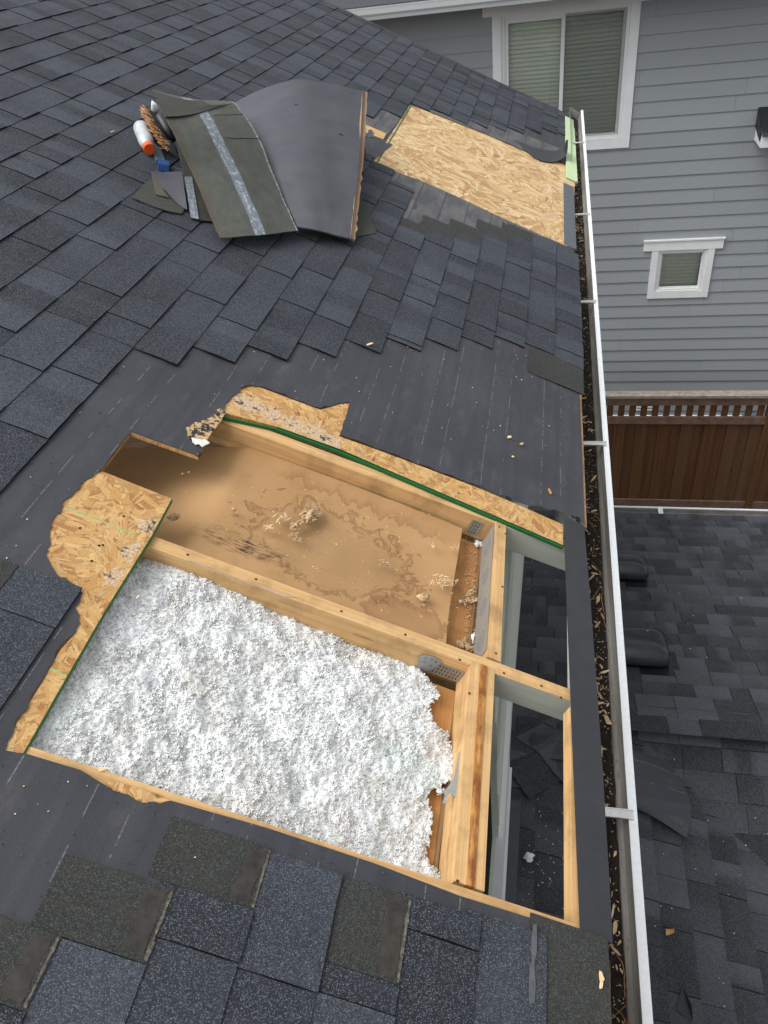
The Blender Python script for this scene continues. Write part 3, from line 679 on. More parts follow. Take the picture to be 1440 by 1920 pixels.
# top plates under the bays
def plate(name, u0, u1, v0, v1, w1, th, mat): m = MB(); m.box(lambda a, b, c: R(b, a, c), v0, v1, u0, u1, w1 - th, w1, swap=(0, 1, 2)); return m.build(name, M[mat], house)
plate('top_plate', .30, .600, .705, 1.262, -.118, .03, 'pine_red')
plate('top_plate', .30, .640, 1.312, 1.872, -.122, .03, 'pine_red')
plate('packing_strip', .570, .578, 1.312, 1.872, -.112, .03, 'pine_old')
plate('packing_strip', .552, .560, .705, 1.262, -.108, .03, 'pine_old')
# attic floor and wall below
m = MB(); m.box(W, -4.5, -.14, -1.0, 8.0, -2.05, -1.95); m.build('ceiling', M['pine_old'], house)  # dark brown colour stands in for the shade of the attic

# truss plates
def gusset(px, wfun, name='truss_plate'):
    pass
def plate_side(u0, u1, v, w0, w1, skew=0.0, teeth=True):
    m = MB(); m.box(lambda a, b, c: R(a, b + skew * a, c), u0, u1, v - .0012, v, w0, w1)
    o = m.build('truss_plate', M['galv'], raf_mid if v < 1.5 else raf_up)
    if teeth:
        t_ = MB(); random.seed(3)
        k = 0; u = u0 + .008
        while u < u1 - .006:
            for w in (w0 + .010, w0 + .024, w0 + .038, w0 + .052):
                if w < w1 - .006: t_.box(lambda a, b, c: R(a, b + skew * a, c), u, u + .0022, v - .0019, v - .0012, w - .004, w + .004)
            u += .0095
        t2 = t_.build('tooth_slot_shade', M['dark'], raf_mid if v < 1.5 else raf_up); t2['kind'] = 'stuff'  # raised dark bars, painted as the shade inside the slots
    return o
plate_side(.452, .548, 1.267, -.097, -.048, .022)
plate_side(.505, .545, 1.846, -.09, -.03, .05)
m = MB(); pl = [(.415, -.052), (.425, -.036), (.452, -.030), (.474, -.036), (.470, -.075), (.452, -.098), (.43, -.098)]
f = lambda a, c, b: R(a, 1.2655 + .022 * a - b, c)
n = len(pl); a = [m.vert(f(p[0], p[1], .003)) for p in pl]; b = [m.vert(f(p[0], p[1], 0.0012)) for p in pl]
m.face(a); m.face(b[::-1])
for i in range(n): m.face((a[i], b[i], b[(i + 1) % n], a[(i + 1) % n]))
o = m.build('hurricane_tie', M['galv'], raf_mid)
for (u, w) in ((.432, -.046), (.448, -.04), (.462, -.044), (.436, -.062), (.455, -.066)):
    m = MB(); q = [(u + .0045 * math.cos(k * PI / 4), w + .0045 * math.sin(k * PI / 4)) for k in range(8)]
    a = [m.vert(f(p[0], p[1], .0045)) for p in q]; b = [m.vert(f(p[0], p[1], .003)) for p in q]; m.face(a)
    for i in range(8): m.face((a[i], b[i], b[(i + 1) % 8], a[(i + 1) % 8]))
    m.build('nail_head', M['steelworn'], raf_mid)
# the second tie, jagged, half buried in the fibre
m = MB(); poly = A_((880, 1393), (882, 1430), (880, 1455), (868, 1480), (862, 1474), (858, 1470), (850, 1490), (846, 1488), (850, 1474), (848, 1466), (862, 1450), (868, 1432), (872, 1408), (874, 1395))
m.prism(lambda u, v, w: R(u, v, w - .045 + (u - .55) * .3), poly, 0, .0015)
tie = m.build('hurricane_tie', M['galv'], bl2)

# loose white fibre insulation
ins_poly = [at(26, 1408, -.01), at(100, 1270, -.012), at(180, 1132, -.014), at(256, 1016, -.03)] + [(-.2, 1.275), (.2, 1.275), (.42, 1.277)] + \
           [at(826, 1290, -.085), at(801, 1330, -.10), at(808, 1370, -.11), at(836, 1380, -.11), at(854, 1420, -.10), at(848, 1465, -.10), at(824, 1485, -.11), at(801, 1500, -.11), at(814, 1545, -.11), at(798, 1590, -.11), at(801, 1622, -.11), at(836, 1660, -.11)] + [(.57, .70), (.2, .69), (-.25, .68)]
def ins_h(u, v):
    s = min(1, max(0, (u + .33) / .85))
    h = lerp(-.034, -.092, s) +   .016 * fbm(u, v, 1.7, 5.0, 3) + .008 * fbm(u, v, 8.1, 19, 3)
    h -= .02 * max(0, (v - 1.15) / .12)
    h = min(h, -.016)
    return h
NS = .0042
us = np.arange(-.36, .60, NS); vs = np.arange(.66, 1.285, NS)
idx = {}; m = MB()
for i, u in enumerate(us):
    for j, v in enumerate(vs):
        wob = .014 * nz(u * 26, v * 26, 3.3) + .008 * nz(u * 70, v * 70, 1.1)
        if inpoly(u + wob, v - wob, ins_poly):
            p = R(u, v, ins_h(u, v))
            p = p + mn.noise_vector(p * 34) * .004 + NRM * (.003 - .010 * abs(mn.noise(p * 62))) + mn.noise_vector(p * 120) * .003 + mn.noise_vector(p * 260) * .002
            idx[i, j] = m.vert(p, (u, v, 0))
for (i, j), a in idx.items():
    if (i + 1, j) in idx and (i, j + 1) in idx and (i + 1, j + 1) in idx:
        m.face((a, idx[i + 1, j], idx[i + 1, j + 1], idx[i, j + 1]))
# tufts and curls on it
def icosphere(n):
    import bmesh
    bm = bmesh.new(); bmesh.ops.create_icosphere(bm, subdivisions=n, radius=1); bm.verts.ensure_lookup_table()
    V = np.array([v.co[:] for v in bm.verts]); F = [[v.index for v in f.verts] for f in bm.faces]; bm.free(); return V, F
IV, IF = icosphere(1)
rng = np.random.RandomState(4)
keys = list(idx.keys())
edgek = [k for k in keys if any((k[0] + a, k[1] + b) not in idx for a, b in ((1, 0), (-1, 0), (0, 1), (0, -1)))]
nrm_ = np.array(NRM)
pick = [keys[k] for k in rng.choice(len(keys), 46000)] + [edgek[k] for k in rng.choice(len(edgek), 2600)]
bV = np.array(m.v); bT = np.array(m.t)
ids = np.array([idx[k] for k in pick]); n_ = len(ids); nv = len(IV)
sz = .0008 + .0019 * rng.rand(n_, 1, 1) ** 2.2
clump = np.array([.7 + .5 * max(0, nz(*bT[a][:2], 4.4, 21) + .35) for a in ids])[:, None, None]
V = IV[None] * (1 + .55 * (rng.rand(n_, nv, 1) - .5)) * np.stack([1.1 + 1.7 * rng.rand(n_), .7 + .5 * rng.rand(n_), .6 + .4 * rng.rand(n_)], -1)[:, None] * sz * clump
V[..., 1] += (V[..., 0] ** 2) * rng.uniform(-220, 220, (n_, 1))
Q = np.linalg.qr(rng.randn(n_, 3, 3))[0]
V = np.einsum('nvi,nij->nvj', V, Q); C_ = bV[ids][:, None] + np.array(NRM) * sz * .4
TT = np.concatenate([bT[ids][:, None, :2] + V[..., :2], np.zeros((n_, nv, 1))], -1)
V = (V + C_).reshape(-1, 3); base_n = len(m.v)
m.v += [tuple(p) for p in V.tolist()]; m.t += [tuple(p) for p in TT.reshape(-1, 3).tolist()]; m.k += [0.0] * len(V)
Fa = (np.array(IF)[None] + (np.arange(n_) * nv)[:, None, None] + base_n).reshape(-1, 3).tolist()
m.f += [tuple(f_q) for f_q in Fa]; m.m += [0] * len(Fa)
insul = m.build('loose_insulation', M['insul'], None, True)
tag(insul, 'fluffy white loose fibre insulation filling the nearest open bay', 'insulation', kind='stuff')

# ------------------------------------------------------------------ shingles
TABS = []                                            # (screen size, builder) of every tab of the house
def tab(fn, ub, e, v0, v1, v0t, v1t, t_, lift, tones, seed, jit=.0016, back=.03):
    n = max(2, min(5, int(abs(v1 - v0) / .055) + 1)); m = MB(); B = []; Tp = []; K = []; Md = []
    for i in range(n + 1):
        s = i / n; j = jit * nz(seed * 7.3, s * 3.1, 1.0) + .0012 * nz(seed, s * 9, 4)
        vb = lerp(v0, v1, s); vt = lerp(v0t, v1t, s); tn = tones[0] if s < .5 else tones[1]
        if n >= 3 and i == n // 2: tn = tones[0]
        wob = .0012 * nz(seed * 3, s * 2, 7)
        B.append(m.vert(fn(ub + j, vb, lift), (ub, vb, 0), tn)); Tp.append(m.vert(fn(ub + j, vb, lift + t_ + wob), (ub + j, vb, lift), tn))
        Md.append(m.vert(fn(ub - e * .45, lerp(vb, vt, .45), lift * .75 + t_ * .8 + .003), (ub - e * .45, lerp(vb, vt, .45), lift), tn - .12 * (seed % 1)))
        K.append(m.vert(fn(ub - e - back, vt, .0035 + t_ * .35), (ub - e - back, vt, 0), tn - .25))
    for i in range(n):
        m.face((Tp[i], Tp[i + 1], Md[i + 1], Md[i])); m.face((Md[i], Md[i + 1], K[i + 1], K[i])); m.face((B[i], B[i + 1], Tp[i + 1], Tp[i]), 1)
    for i in (0, n):
        q = (B[i], Tp[i], Md[i], K[i]); m.face(q if i else q[::-1], 1)
    return m
def screen_area(ps):
    q = []
    for p in ps:
        x, y, z = project(p)
        if z < .3: return 0
        q.append((x, y))
    if max(p[0] for p in q) < 0 or min(p[0] for p in q) > 1440 or max(p[1] for p in q) < 0 or min(p[1] for p in q) > 1920: return 0
    return abs(sum(q[i][0] * q[(i + 1) % 4][1] - q[(i + 1) % 4][0] * q[i][1] for i in range(4))) / 2
def course(fn, ub, e, lo, hi, mat, seed, ends=None, tone=None, short=None, where='upper'):
    """lay the tabs of one course between lo and hi; ends(u) gives slanted limits"""
    rs = random.Random(int(seed * 1000) + 5)
    v = lo if short is None else short; tooth = rs.random() < .5; first = True
    v = lo - rs.uniform(0, .12) if first else v
    while v < hi:
        L = rs.choice((.10, .13, .16, .19, .22, .25, .28)); a, b = max(v, lo), min(v + L, hi); v += L; tooth = not tooth if rs.random() < .85 else tooth
        if rs.random() < .06: v += 0
        if b - a < .02: continue
        th, lf = (.0086, .0048) if tooth else (.0060, .0042)
        t0 = rs.choice((.1, .25, .4, .55, .7, .9)); t1 = t0 if rs.random() < .35 else rs.choice((.1, .3, .5, .7, .9))
        a2, b2 = a, b
        if ends:
            l0, h0 = ends(ub); l1, h1 = ends(ub - e)
            if a <= l0 + 1e-4 or a < l1: a2 = max(a, l1) if a > l0 + 1e-4 else l1
            if b >= h0 - 1e-4 or b > h1: b2 = min(b, h1) if b < h0 - 1e-4 else h1
            if b2 - a2 < .005 and b - a < .03: continue
        sd = rs.random() * 90 + seed
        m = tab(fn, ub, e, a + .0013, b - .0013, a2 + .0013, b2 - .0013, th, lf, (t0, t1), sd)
        ar = screen_area([fn(ub, a, 0), fn(ub, b, 0), fn(ub - e, b2, 0), fn(ub - e, a2, 0)])
        TABS.append((ar, m, mat, where))
nk = int((.915 - UTOP) / EXPO)
mid_lo = {0: 3.12, 1: 3.14, 2: 3.09, 3: 2.955, 4: 2.815, 5: 2.69, 6: 2.55, 7: 2.395, 8: 2.25, 9: 2.115, 10: 1.98}
mid_hi = {0: 4.50, 1: 4.53, 2: 4.36, 3: 4.236, 4: 4.06, 5: 3.91, 6: 3.81, 7: 4.37, 8: 4.54, 9: 4.62, 10: 4.7, 11: 4.75}
grn_hi = {2: 4.52, 3: 4.38, 4: 4.21, 5: 4.09, 6: 3.93}
far_lo = {0: 7.15, 1: 7.07, 2: 6.84, 3: 6.60, 4: 6.43, 5: 6.28, 6: 6.14, 7: 6.13, 8: 6.04, 9: 5.58, 10: 5.30, 11: 5.15}
near_hi = {0: .69, 1: .675, 2: .652, 3: .49, 4: .643, 5: .53, 6: .398, 7: .288, 8: .27, 9: 1.06, 10: .72}
grn_near = {3: .645, 5: .645, 6: .52, 7: .398, 10: 1.053}
def headlap(ub, v0, v1, up=.055, dn=0.0, seed=0.0):
    """exposed upper half of a shingle: flat, greenish, with a tarry lower edge"""
    m = tab(R, ub - dn, EXPO, v0, v1, v0, v1, .0042, .0045, (.4, .55), seed, back=up)
    TABS.append((1e9, m, 'headlap', 'upper'))
def grit(ub, v0, v1):
    poly = jag([(ub - .0065, v0), (ub - .0015, v0), (ub - .0015, v1), (ub - .0065, v1)], .009, .0022, ub * 9)
    m = MB(); m.prism(R, poly, .0092, .0101); m.build('grit_line', M['grit'], house)
    poly = jag([(ub - .05, v0 + .004), (ub - .012, v0 + .004), (ub - .012, v1 - .004), (ub - .045, v1 - .004)], .015, .006, ub * 5)
    m = MB(); m.prism(R, poly, .0088, .0096); m.build('tar_smear', M['smear'], house)
for k in grn_near:
    if k != 10: grit(UB(k), near_hi[k] + .004, grn_near[k] - .004)
for k in range(nk):
    u = UB(k)
    if k <= 11:
        if k in (9, 10): course(R, u, EXPO, VBOT, near_hi[k], 'shingle', 100 + k)
        elif k <= 8:
            if k >= 2: course(R, u, EXPO, VBOT, near_hi[k], 'shingle', 100 + k)
        if k in mid_lo: course(R, u, EXPO, mid_lo[k], mid_hi[k], 'shingle', 200 + k)
        if k == 11: course(R, u, EXPO, VBOT, mid_hi[k], 'shingle', 200 + k)
        course(R, u, EXPO, far_lo[k], 7.96, 'shingle', 300 + k)
        if k in grn_near: headlap(u, near_hi[k], grn_near[k], .055, 0.0, k + .3)
        if k in grn_hi: headlap(u, mid_hi[k], grn_hi[k], .05, 0.0, k + .7)
    else: course(R, u, EXPO, VBOT, 7.96, 'shingle', 400 + k)
# the starter course at the near eave: dark piece, sealant line, wide greenish piece
course(R, UB(1), EXPO, VBOT, .665, 'shingle', 501)
headlap(.908, .36, .700, .03, 0, 51.0); headlap(.908, -.1, .36, .03, 0, 52.0); headlap(.908, -.7, -.1, .03, 0, 53.0)
headlap(.742, .20, .525, .0, 0, 54.0)
headlap(.912, 2.90, 3.14, .12, 0, 55.0)
# rake edge pieces along the far end
for k in range(nk):
    pass

# ------------------------------------------------------------------ lower roof of the same house
P4 = math.atan(1 / 3); C4, S4 = math.cos(P4), math.sin(P4); E4 = .143
RY, RZ = 2.6, -3.5; BZ = -3.36; WX = -.13; XE = 5.2
def FN(d, x, w=0.0): return W(x, RY + d * C4 + w * S4, RZ - d * S4 + w * C4)          # falls away from us
def FA(d, x, w=0.0): return W(x, RY - d * C4 - w * S4, RZ - d * S4 + w * C4)          # falls towards us
def FB(d, y, w=0.0): return W(d * C4 + w * S4, y, BZ - d * S4 + w * C4)               # falls away from the wall
HX = (BZ - RZ) * 3                                   # hip and ridge meet at this x
DN = (5.46 - RY) / C4
m = MB()
m.face([m.vert(p) for p in (W(WX, RY + WX - HX, RZ - (WX - HX) / 3 - .02), W(HX, RY, RZ - .02), W(XE, RY, RZ - .02), W(XE, 5.46, RZ - (5.46 - RY) / 3 - .02), W(WX, 5.46, RZ - (5.46 - RY) / 3 - .02))][::-1])
m.face([m.vert(p) for p in (W(HX, RY, RZ - .02), W(XE, RY + HX - XE, RZ - (XE - HX) / 3 - .02), W(XE, RY, RZ - .02))][::-1])
m.face([m.vert(p) for p in (W(WX, RY + WX - HX, BZ - WX / 3 - .02), W(WX, -2.5, BZ - WX / 3 - .02), W(XE, -2.5, BZ - XE / 3 - .02), W(XE, RY + HX - XE, BZ - XE / 3 - .02), W(HX, RY, RZ - .02))])
m.build('lower_roof_deck', M['felt'], house)
d = DN; k = 0
while d > -.3:
    y = RY + d * C4
    def ends(dd):
        yy = RY + dd * C4; return (WX if yy >= RY + WX - HX and yy >= RY and False else max(WX, yy - RY + HX if yy < RY else WX), XE if yy >= RY - .02 else HX)
    if y >= RY + .06: course(FN, d, E4, WX, XE, 'low_shingle', 600 + k, where='lower')
    else:
        lo = max(WX, y - RY + HX) if y < RY else WX
        lo = WX; hi = XE if y >= RY else y - RY + HX
        if y < RY: course(FN, d, E4, WX, max(WX + .03, hi), 'low_shingle', 600 + k, where='lower')
        else: course(FN, d, E4, WX, XE, 'low_shingle', 600 + k, where='lower')
    d -= E4; k += 1
for k in range(0, 18):
    d = .13 + E4 * k; y = RY - d * C4
    lim = lambda dd: (RY + HX - (RY - dd * C4) - .01, XE)
    lo = lim(d)[0]
    if lo < XE - .05: course(FA, d, E4, lo - .12, XE, 'low_shingle', 700 + k, where='lower')
for k in range(40):
    d = .005 / C4 + E4 * k; x = d * C4
    if x > XE: break
    hi = RY + x - HX if x < HX else RY + HX - x
    lim = lambda dd: (-2.5, RY + dd * C4 - HX if dd * C4 < HX else RY + HX - dd * C4 + .02)
    if hi > -2.4: course(FB, d, E4, -2.5, hi + (.12 if x > HX + .1 else 0), 'low_shingle', 800 + k, where='lower')
# hip and ridge caps
def caps(p, q, n1, n2, name):
    p, q = Vector(p), Vector(q); dr = (q - p).normalized(); L = (q - p).length; s1 = n1.cross(dr).normalized(); s2 = n2.cross(dr).normalized()
    if s1.z > 0: s1 = -s1
    if s2.z > 0: s2 = -s2
    k = 0; x = 0.0; up = (n1 + n2).normalized(); rs = random.Random(3)
    while x < L:
        m = MB(); e = min(x + .30, L + .02); tn = rs.choice((.1, .3, .8)); lift = .012; ww = .16
        sec = []
        for (s, z) in ((x, lift + .008), (e, lift)):
            c = p + dr * s + up * z
            row = [c + s1 * ww - up * (.0), c + s1 * ww * .5 + up * .004, c + up * .008, c + s2 * ww * .5 + up * .004, c + s2 * ww]
            sec.append(row + [r - up * .007 for r in row[::-1]])
        ids = [[m.vert(r, None, tn) for r in row] for row in sec]
        for i in range(10):
            j = (i + 1) % 10; m.face((ids[0][i], ids[0][j], ids[1][j], ids[1][i]))
        m.face(ids[0][::-1]); m.face(ids[1])
        m.build('ridge_cap', M['low_shingle'], house)
        x += .205; k += 1
nN, nA, nB = Vector((0, S4, C4)), Vector((0, -S4, C4)), Vector((S4, 0, C4))
caps(W(WX, RY + WX - HX, BZ - WX / 3 + .004), W(HX, RY, RZ + .004), nN, nB, 'hip')
caps(W(HX - .1, RY, RZ + .006), W(XE, RY, RZ + .006), nN, nA, 'ridge')

TABS.sort(key=lambda q: -q[0])
rest = {'upper': {}, 'lower': {}}
for n, (ar, m, mt, wh) in enumerate(TABS):
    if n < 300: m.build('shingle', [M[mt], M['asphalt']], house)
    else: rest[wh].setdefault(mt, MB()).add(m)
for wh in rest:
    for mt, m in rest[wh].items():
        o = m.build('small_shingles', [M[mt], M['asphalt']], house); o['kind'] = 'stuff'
# sealant line on the starter piece
m = MB(); m.prism(R, jag(A_((995, 1737), (1001, 1737), (1001, 1790), (996, 1812), (999, 1850), (996, 1885), (987, 1885), (988, 1815), (992, 1805), (991, 1770)), .02, .002), .0110, .0130)
m.build('sealant_line', M['tar'], house)

# ------------------------------------------------------------------ wall under the open eave
m = MB()
m.box(W, WX - .1, WX, -2.5, 8.0, -7.4, -2.62, mi=0); m.build('wall', M['wallpaint'], house)
for i in range(5):
    z1 = -1.73 - .2 * i; m = MB(); m.box(W, WX, WX + .010 + .003 * (i % 2), 1.36, 8.0, z1 - .2, z1 - .002, swap=(1, 0, 2)); m.build('wall_board', M['wallpaint'], house)
m = MB(); m.box(W, WX - .1, WX, 1.36, 8.0, -2.62, -1.73); m.build('wall', M['wallpaint'], house)
m = MB(); m.box(W, WX - .1, WX, -2.5, .62, -2.62, -1.73); m.build('wall', M['wallpaint'], house)
# white window frame seen edge-on beneath the near bay
win = MB(); win.box(W, WX - .03, WX - .012,   .62, 1.36, -2.62, -1.73); win = win.build('window_pane', M['dark'], house)
for (y0, y1, z0, z1, x) in ((.60, 2.02, -2.72, -2.62, .028), (.60, 2.05, -3.24, -2.74, .012), (.60, 2.05, -3.34, -3.26, .022)):
    m = MB(); m.box(W, WX, WX + x, y0, y1, z0, z1); m.build('window_trim', M['vinyl'], house)

# ------------------------------------------------------------------ eave gutter, hangers and dirt
def gz(y): return -1.965 + (y - .65) * .0385
GX0, GX1 = .150, .268
prof = [(.0, .045), (.0, -.085), (.006, -.092), (.066, -.092), (.074, -.086), (.080, -.060), (.092, -.044), (.098, -.022), (.101, .0), (.101, .004), (.122, .004), (.122, -.012)]
def gp(x, y, z): return W(GX0 - .004 + x, y, gz(y) + z)
rows = []
ysn = [-.6 + (8.0 + .6) * i / 16 for i in range(17)]
for y in ysn: rows.append([gp(a, y, b) for a, b in prof])
m = MB(); m.grid(rows)
gut = m.build('gutter', M['gutter'], house); solidify(gut, .0012)
m = MB(); m.box(gp, .1005, .1225, -.6, 8.0, .0045, .0085); m.box(gp, .1225, .1238, -.6, 8.0, -.03, .0045)
m.build('gutter_lip', M['lip'], gut)
m = MB(); m.prism(lambda a, b, c: gp(a, 8.0 + c, b), [(p[0], p[1]) for p in prof[:8]], -.002, .002); m.build('end_cap', M['gutter'], gut)
def hanger(py):
    m = MB(); z = .006
    m.box(lambda a, b, c: gp(a, py + b, c + (.006 if a < .05 else 0)), -.004, .113, -.013, .013, .0085, .0105)
    m.box(lambda a, b, c: gp(a, py + b, c), .0, .113, -.013, -.011, .0105, .017); m.box(lambda a, b, c: gp(a, py + b, c), .0, .113, .011, .013, .0105, .017)
    return m.build('gutter_hanger', M['alu'], gut)
for (px, py) in ((1160, 1525), (1112, 832), (1105, 567), (1100, 403), (1085, 268)):
    best = min((abs(project(gp(.06, y, .01))[1] - py), y) for y in np.arange(.2, 8, .01)); hanger(best[1])
rows = []
tcs = []
for i in range(520):
    y = -.5 + 8.45 * (i / 519) ** 1.25; ro = []; t_ = []
    for j in range(9):
        x = lerp(.0015, .079, j / 8); z = -.066 + .012 * fbm(x * 3, y, 3.3, 9, 3) + .007 * nz(x, y, 7, 70) + .003 * nz(x, y, 2, 200)
        ro.append(gp(x, y, z)); t_.append((x, y, z))
    rows.append(ro); tcs.append(t_)
m = MB(); m.grid(rows, tcs)
tag(m.build('gutter_dirt', M['dirt'], None, True), 'black soggy dirt lying along the bottom of the eave gutter', 'dirt', kind='stuff')
# wood chips and leaf bits on the dirt
def chip(m, c, L, wd, th, rot, tilt, fn_n, rs):
    n = 6; ax = Vector((math.sin(rot), math.cos(rot), 0)); ay = Vector((ax.y, -ax.x, 0)); az = Vector((0, 0, 1))
    ax = (ax + az * tilt).normalized(); az = ax.cross(ay) * -1
    if az.z < 0: az = -az
    T_, B_ = [], []
    pr = [(-.5, -.15), (-.32, -.5), (.28, -.42), (.5, -.05), (.36, .42), (-.22, .5)]
    for (a, b) in pr:
        a += rs.uniform(-.1, .1); b += rs.uniform(-.16, .16); p = c + ax * a * L + ay * b * wd
        T_.append(m.vert(p + az * th, (a * L + rs.random() * .002, b * wd, c.y * 3))); B_.append(m.vert(p, (a * L, b * wd, c.y * 3)))
    m.face(T_); m.face(B_[::-1])
    for i in range(n): m.face((T_[(i + 1) % n], T_[i], B_[i], B_[(i + 1) % n]))
rs = random.Random(12)
def dirt_z(x, y): return -.066 + .012 * fbm(x * 3, y, 3.3, 9, 3) + .007 * nz(x, y, 7, 70)
nbig = 0; small = MB()
for i in range(520):
    s = rs.random(); y = .1 + 7.6 * s ** 1.7
    if rs.random() < .35: y = rs.choice((1.28, 1.4, 1.5, 1.55, 1.62, 1.5, .9, 6.1, 6.3, 5.3, 2.2)) + rs.gauss(0, .09)
    x = rs.uniform(.008, .070); L = rs.choice((.005, .007, .009, .012, .016, .022, .036)) * rs.uniform(.8, 1.3)
    wd = L * rs.uniform(.10, .38); rot = rs.gauss(0, 1.0)
    c = gp(x, y, dirt_z(x, y) + .004)
    if L > .016 and y < 3.6 and nbig < 60:
        m = MB(); chip(m, c, L, wd, .003, rot, rs.uniform(-.3, .4), None, rs); nbig += 1
        tag(m.build('wood_chip', M['chip']), 'pale splinter of wood lying on the black dirt in the eave gutter', 'wood chip', 'wood chips in the gutter')
    else: chip(small, c, L * .8, wd * .8, .002, rot, rs.uniform(-.3, .4), None, rs)
for i in range(900):
    y = .1 + 7.6 * rs.random() ** 1.4; x = rs.uniform(.004, .074)
    chip(small, gp(x, y, dirt_z(x, y) + .003), rs.uniform(.003, .008), rs.uniform(.001, .003), .001, rs.uniform(0, 6), rs.uniform(-.3, .3), None, rs)
tag(small.build('gutter_shavings', M['chip']), 'small wood shavings scattered over the dirt in the eave gutter', 'shavings', kind='stuff')
for i in range(26):
    y = rs.choice((.5, .8, 1.9, 2.0, 2.4)) + rs.gauss(0, .12); x = rs.uniform(.02, .075); a = rs.gauss(0, .6); L = rs.uniform(.04, .09)
    m = MB(); c = gp(x, y, dirt_z(x, y) + .008); dv = Vector((math.sin(a), math.cos(a), rs.uniform(-.1, .2))) * L / 2
    e0, e1 = c - dv, c + dv
    for e in (e0, e1): e.x = min(max(e.x, GX0 + .004), GX0 + .072)
    m.tube([e0, c + Vector((0, 0, .002)), e1], [.0009, .0011, .0007], 5)
    tag(m.build('twig', M['woodfibre']), 'thin bent twig lying on the dirt in the eave gutter', 'twig', 'twigs in the gutter')

# ------------------------------------------------------------------ lower roof details: vents, gutter, scraps
def roof_vent(x, y, w, dlen, label):
    d = (y - RY) / C4
    f = lambda a, b, c: FN(d + a, x + b, c)             # a down the slope, b across
    e = empty('roof_vent', f(0, 0, 0), label, 'roof vent', 'box vents on the lower roof')
    m = MB(); m.box(f, -.22, .22, -w / 2 - .05, w / 2 + .05, .006, .012); m.build('flange', M['ventblack'], e)
    m = MB(); m.box(f, -dlen / 2 + .04, dlen / 2 - .05, -w / 2 + .03, w / 2 - .03, .012, .07); m.build('throat', M['dark'], e)
    m = MB(); rings = []
    def ring(a0, a1, hw, z, r):
        pts = []
        for (ca, cb, s0) in ((a1 - r, hw - r, 0), (a0 + r, hw - r, 1), (a0 + r, -hw + r, 2), (a1 - r, -hw + r, 3)):
            for k in range(5):
                t_ = (s0 + k / 4) * PI / 2; pts.append((ca + r * math.cos(t_), cb + r * math.sin(t_)))
        return [m.vert(f(a, b, z)) for a, b in pts]
    H = dlen / 2; K = w / 2
    R_ = [ring(-H, H, K, .040, .07), ring(-H + .004, H - .004, K - .004, .088, .07)]
    for a, b in zip(R_, R_[1:]):
        for i in range(20): m.face((a[i], a[(i + 1) % 20], b[(i + 1) % 20], b[i]))
    m.face(R_[0][::-1]); m.build('skirt', M['ventskirt'], e, True)
    m = MB()
    R_ = [ring(-H + .003, H - .003, K - .003, .0885, .07), ring(-H + .012, H - .02, K - .012, .114, .07), ring(-H + .05, H - .06, K - .05, .136, .06), ring(-H + .09, H - .10, K - .09, .145, .04)]
    for a, b in zip(R_, R_[1:]):
        for i in range(20): m.face((a[i], a[(i + 1) % 20], b[(i + 1) % 20], b[i]))
    m.face(R_[-1]); m.build('hood', M['ventblack'], e, True)
    return e
roof_vent(.59, 4.24, .36, .30, 'black box vent farther down the lower roof, nearer the fence')
roof_vent(.575, 3.16, .37, .34, 'black box vent on the lower roof, nearer to the ridge')
LGZ = RZ - (5.46 - RY) / 3 - .05
lg = MB(); rows = [[W(x, 5.47 + a, LGZ + b) for a, b in ((0, .03), (0, -.09), (.09, -.09), (.12, -.03), (.122, .012), (.135, .016), (.135, .004))] for x in (WX, 1.0, 2.2, 3.4, XE)]
lg.grid(rows); lgo = lg.build('lower_gutter', M['gutter'], house); solidify(lgo, .0015)
m = MB(); m.box(W, WX, XE, 5.588, 5.608, LGZ + .0125, LGZ + .022); m.build('gutter_lip', M['lip'], lgo)
m = MB(); m.box(W, WX, XE, 5.452, 5.468, LGZ - .01, LGZ + .034); m.build('drip_edge', M['lip'], lgo)
m = MB(); m.box(W, 1.02, 1.06, 5.47, 5.60, LGZ - .005, LGZ + .028); m.box(W, 1.055, 1.06, 5.47, 5.50, LGZ - .06, LGZ); m.build('gutter_hanger', M['lip'], lgo)

def low_z(x, y):
    zn = RZ - (y - RY) / 3 if y >= RY else RZ - (RY - y) / 3
    zn2 = RZ - (y - RY) / 3
    zb = BZ - x / 3
    if x < HX: return min(zb, zn2)
    return max(zb, RZ - abs(y - RY) / 3)
def low(px, py, h=0.0):
    r = ray(px, py); lo_, hi_ = .5, 12.0
    for _ in range(50):
        t_ = (lo_ + hi_) / 2; p = r * t_
        if p.z > low_z(p.x, p.y) + .012 + h: lo_ = t_
        else: hi_ = t_
    p = r * hi_; return W(p.x, p.y, p.z)
# torn felt sheet on the lower roof, passing beneath the gutter
ctrl = [[low(1040, 1366, .03), low(1110, 1392, .05), low(1200, 1410, .02), low(1258, 1432, .01)],
        [low(1020, 1388, .02), low(1100, 1430, .06), low(1200, 1450, .05), low(1285, 1480, .03)],
        [low(1000, 1400, .01), low(1080, 1470, .03), low(1190, 1500, .08), low(1296, 1520, .05)],
        [low(1040, 1450, .02), low(1090, 1490, .02), low(1205, 1522, .05), low(1288, 1572, .02)]]
g = patch(ctrl, linsp(14), linsp(18)); m = MB()
m.grid(g, [[(i * .024, j * .035, 0) for j in range(18)] for i in range(14)])
o = m.build('torn_felt_sheet', M['felt'], None, True); solidify(o, .0015)
tag(o, 'torn black felt sheet curled on the lower roof, passing beneath the gutter', 'roofing felt')
ctrl = [[low(943, 1415, .012), low(958, 1416, .008), low(980, 1420, .004)], [low(930, 1560, .012), low(955, 1560, .008), low(974, 1562, .004)], [low(915, 1760, .012), low(945, 1760, .008), low(963, 1762, .004)]]
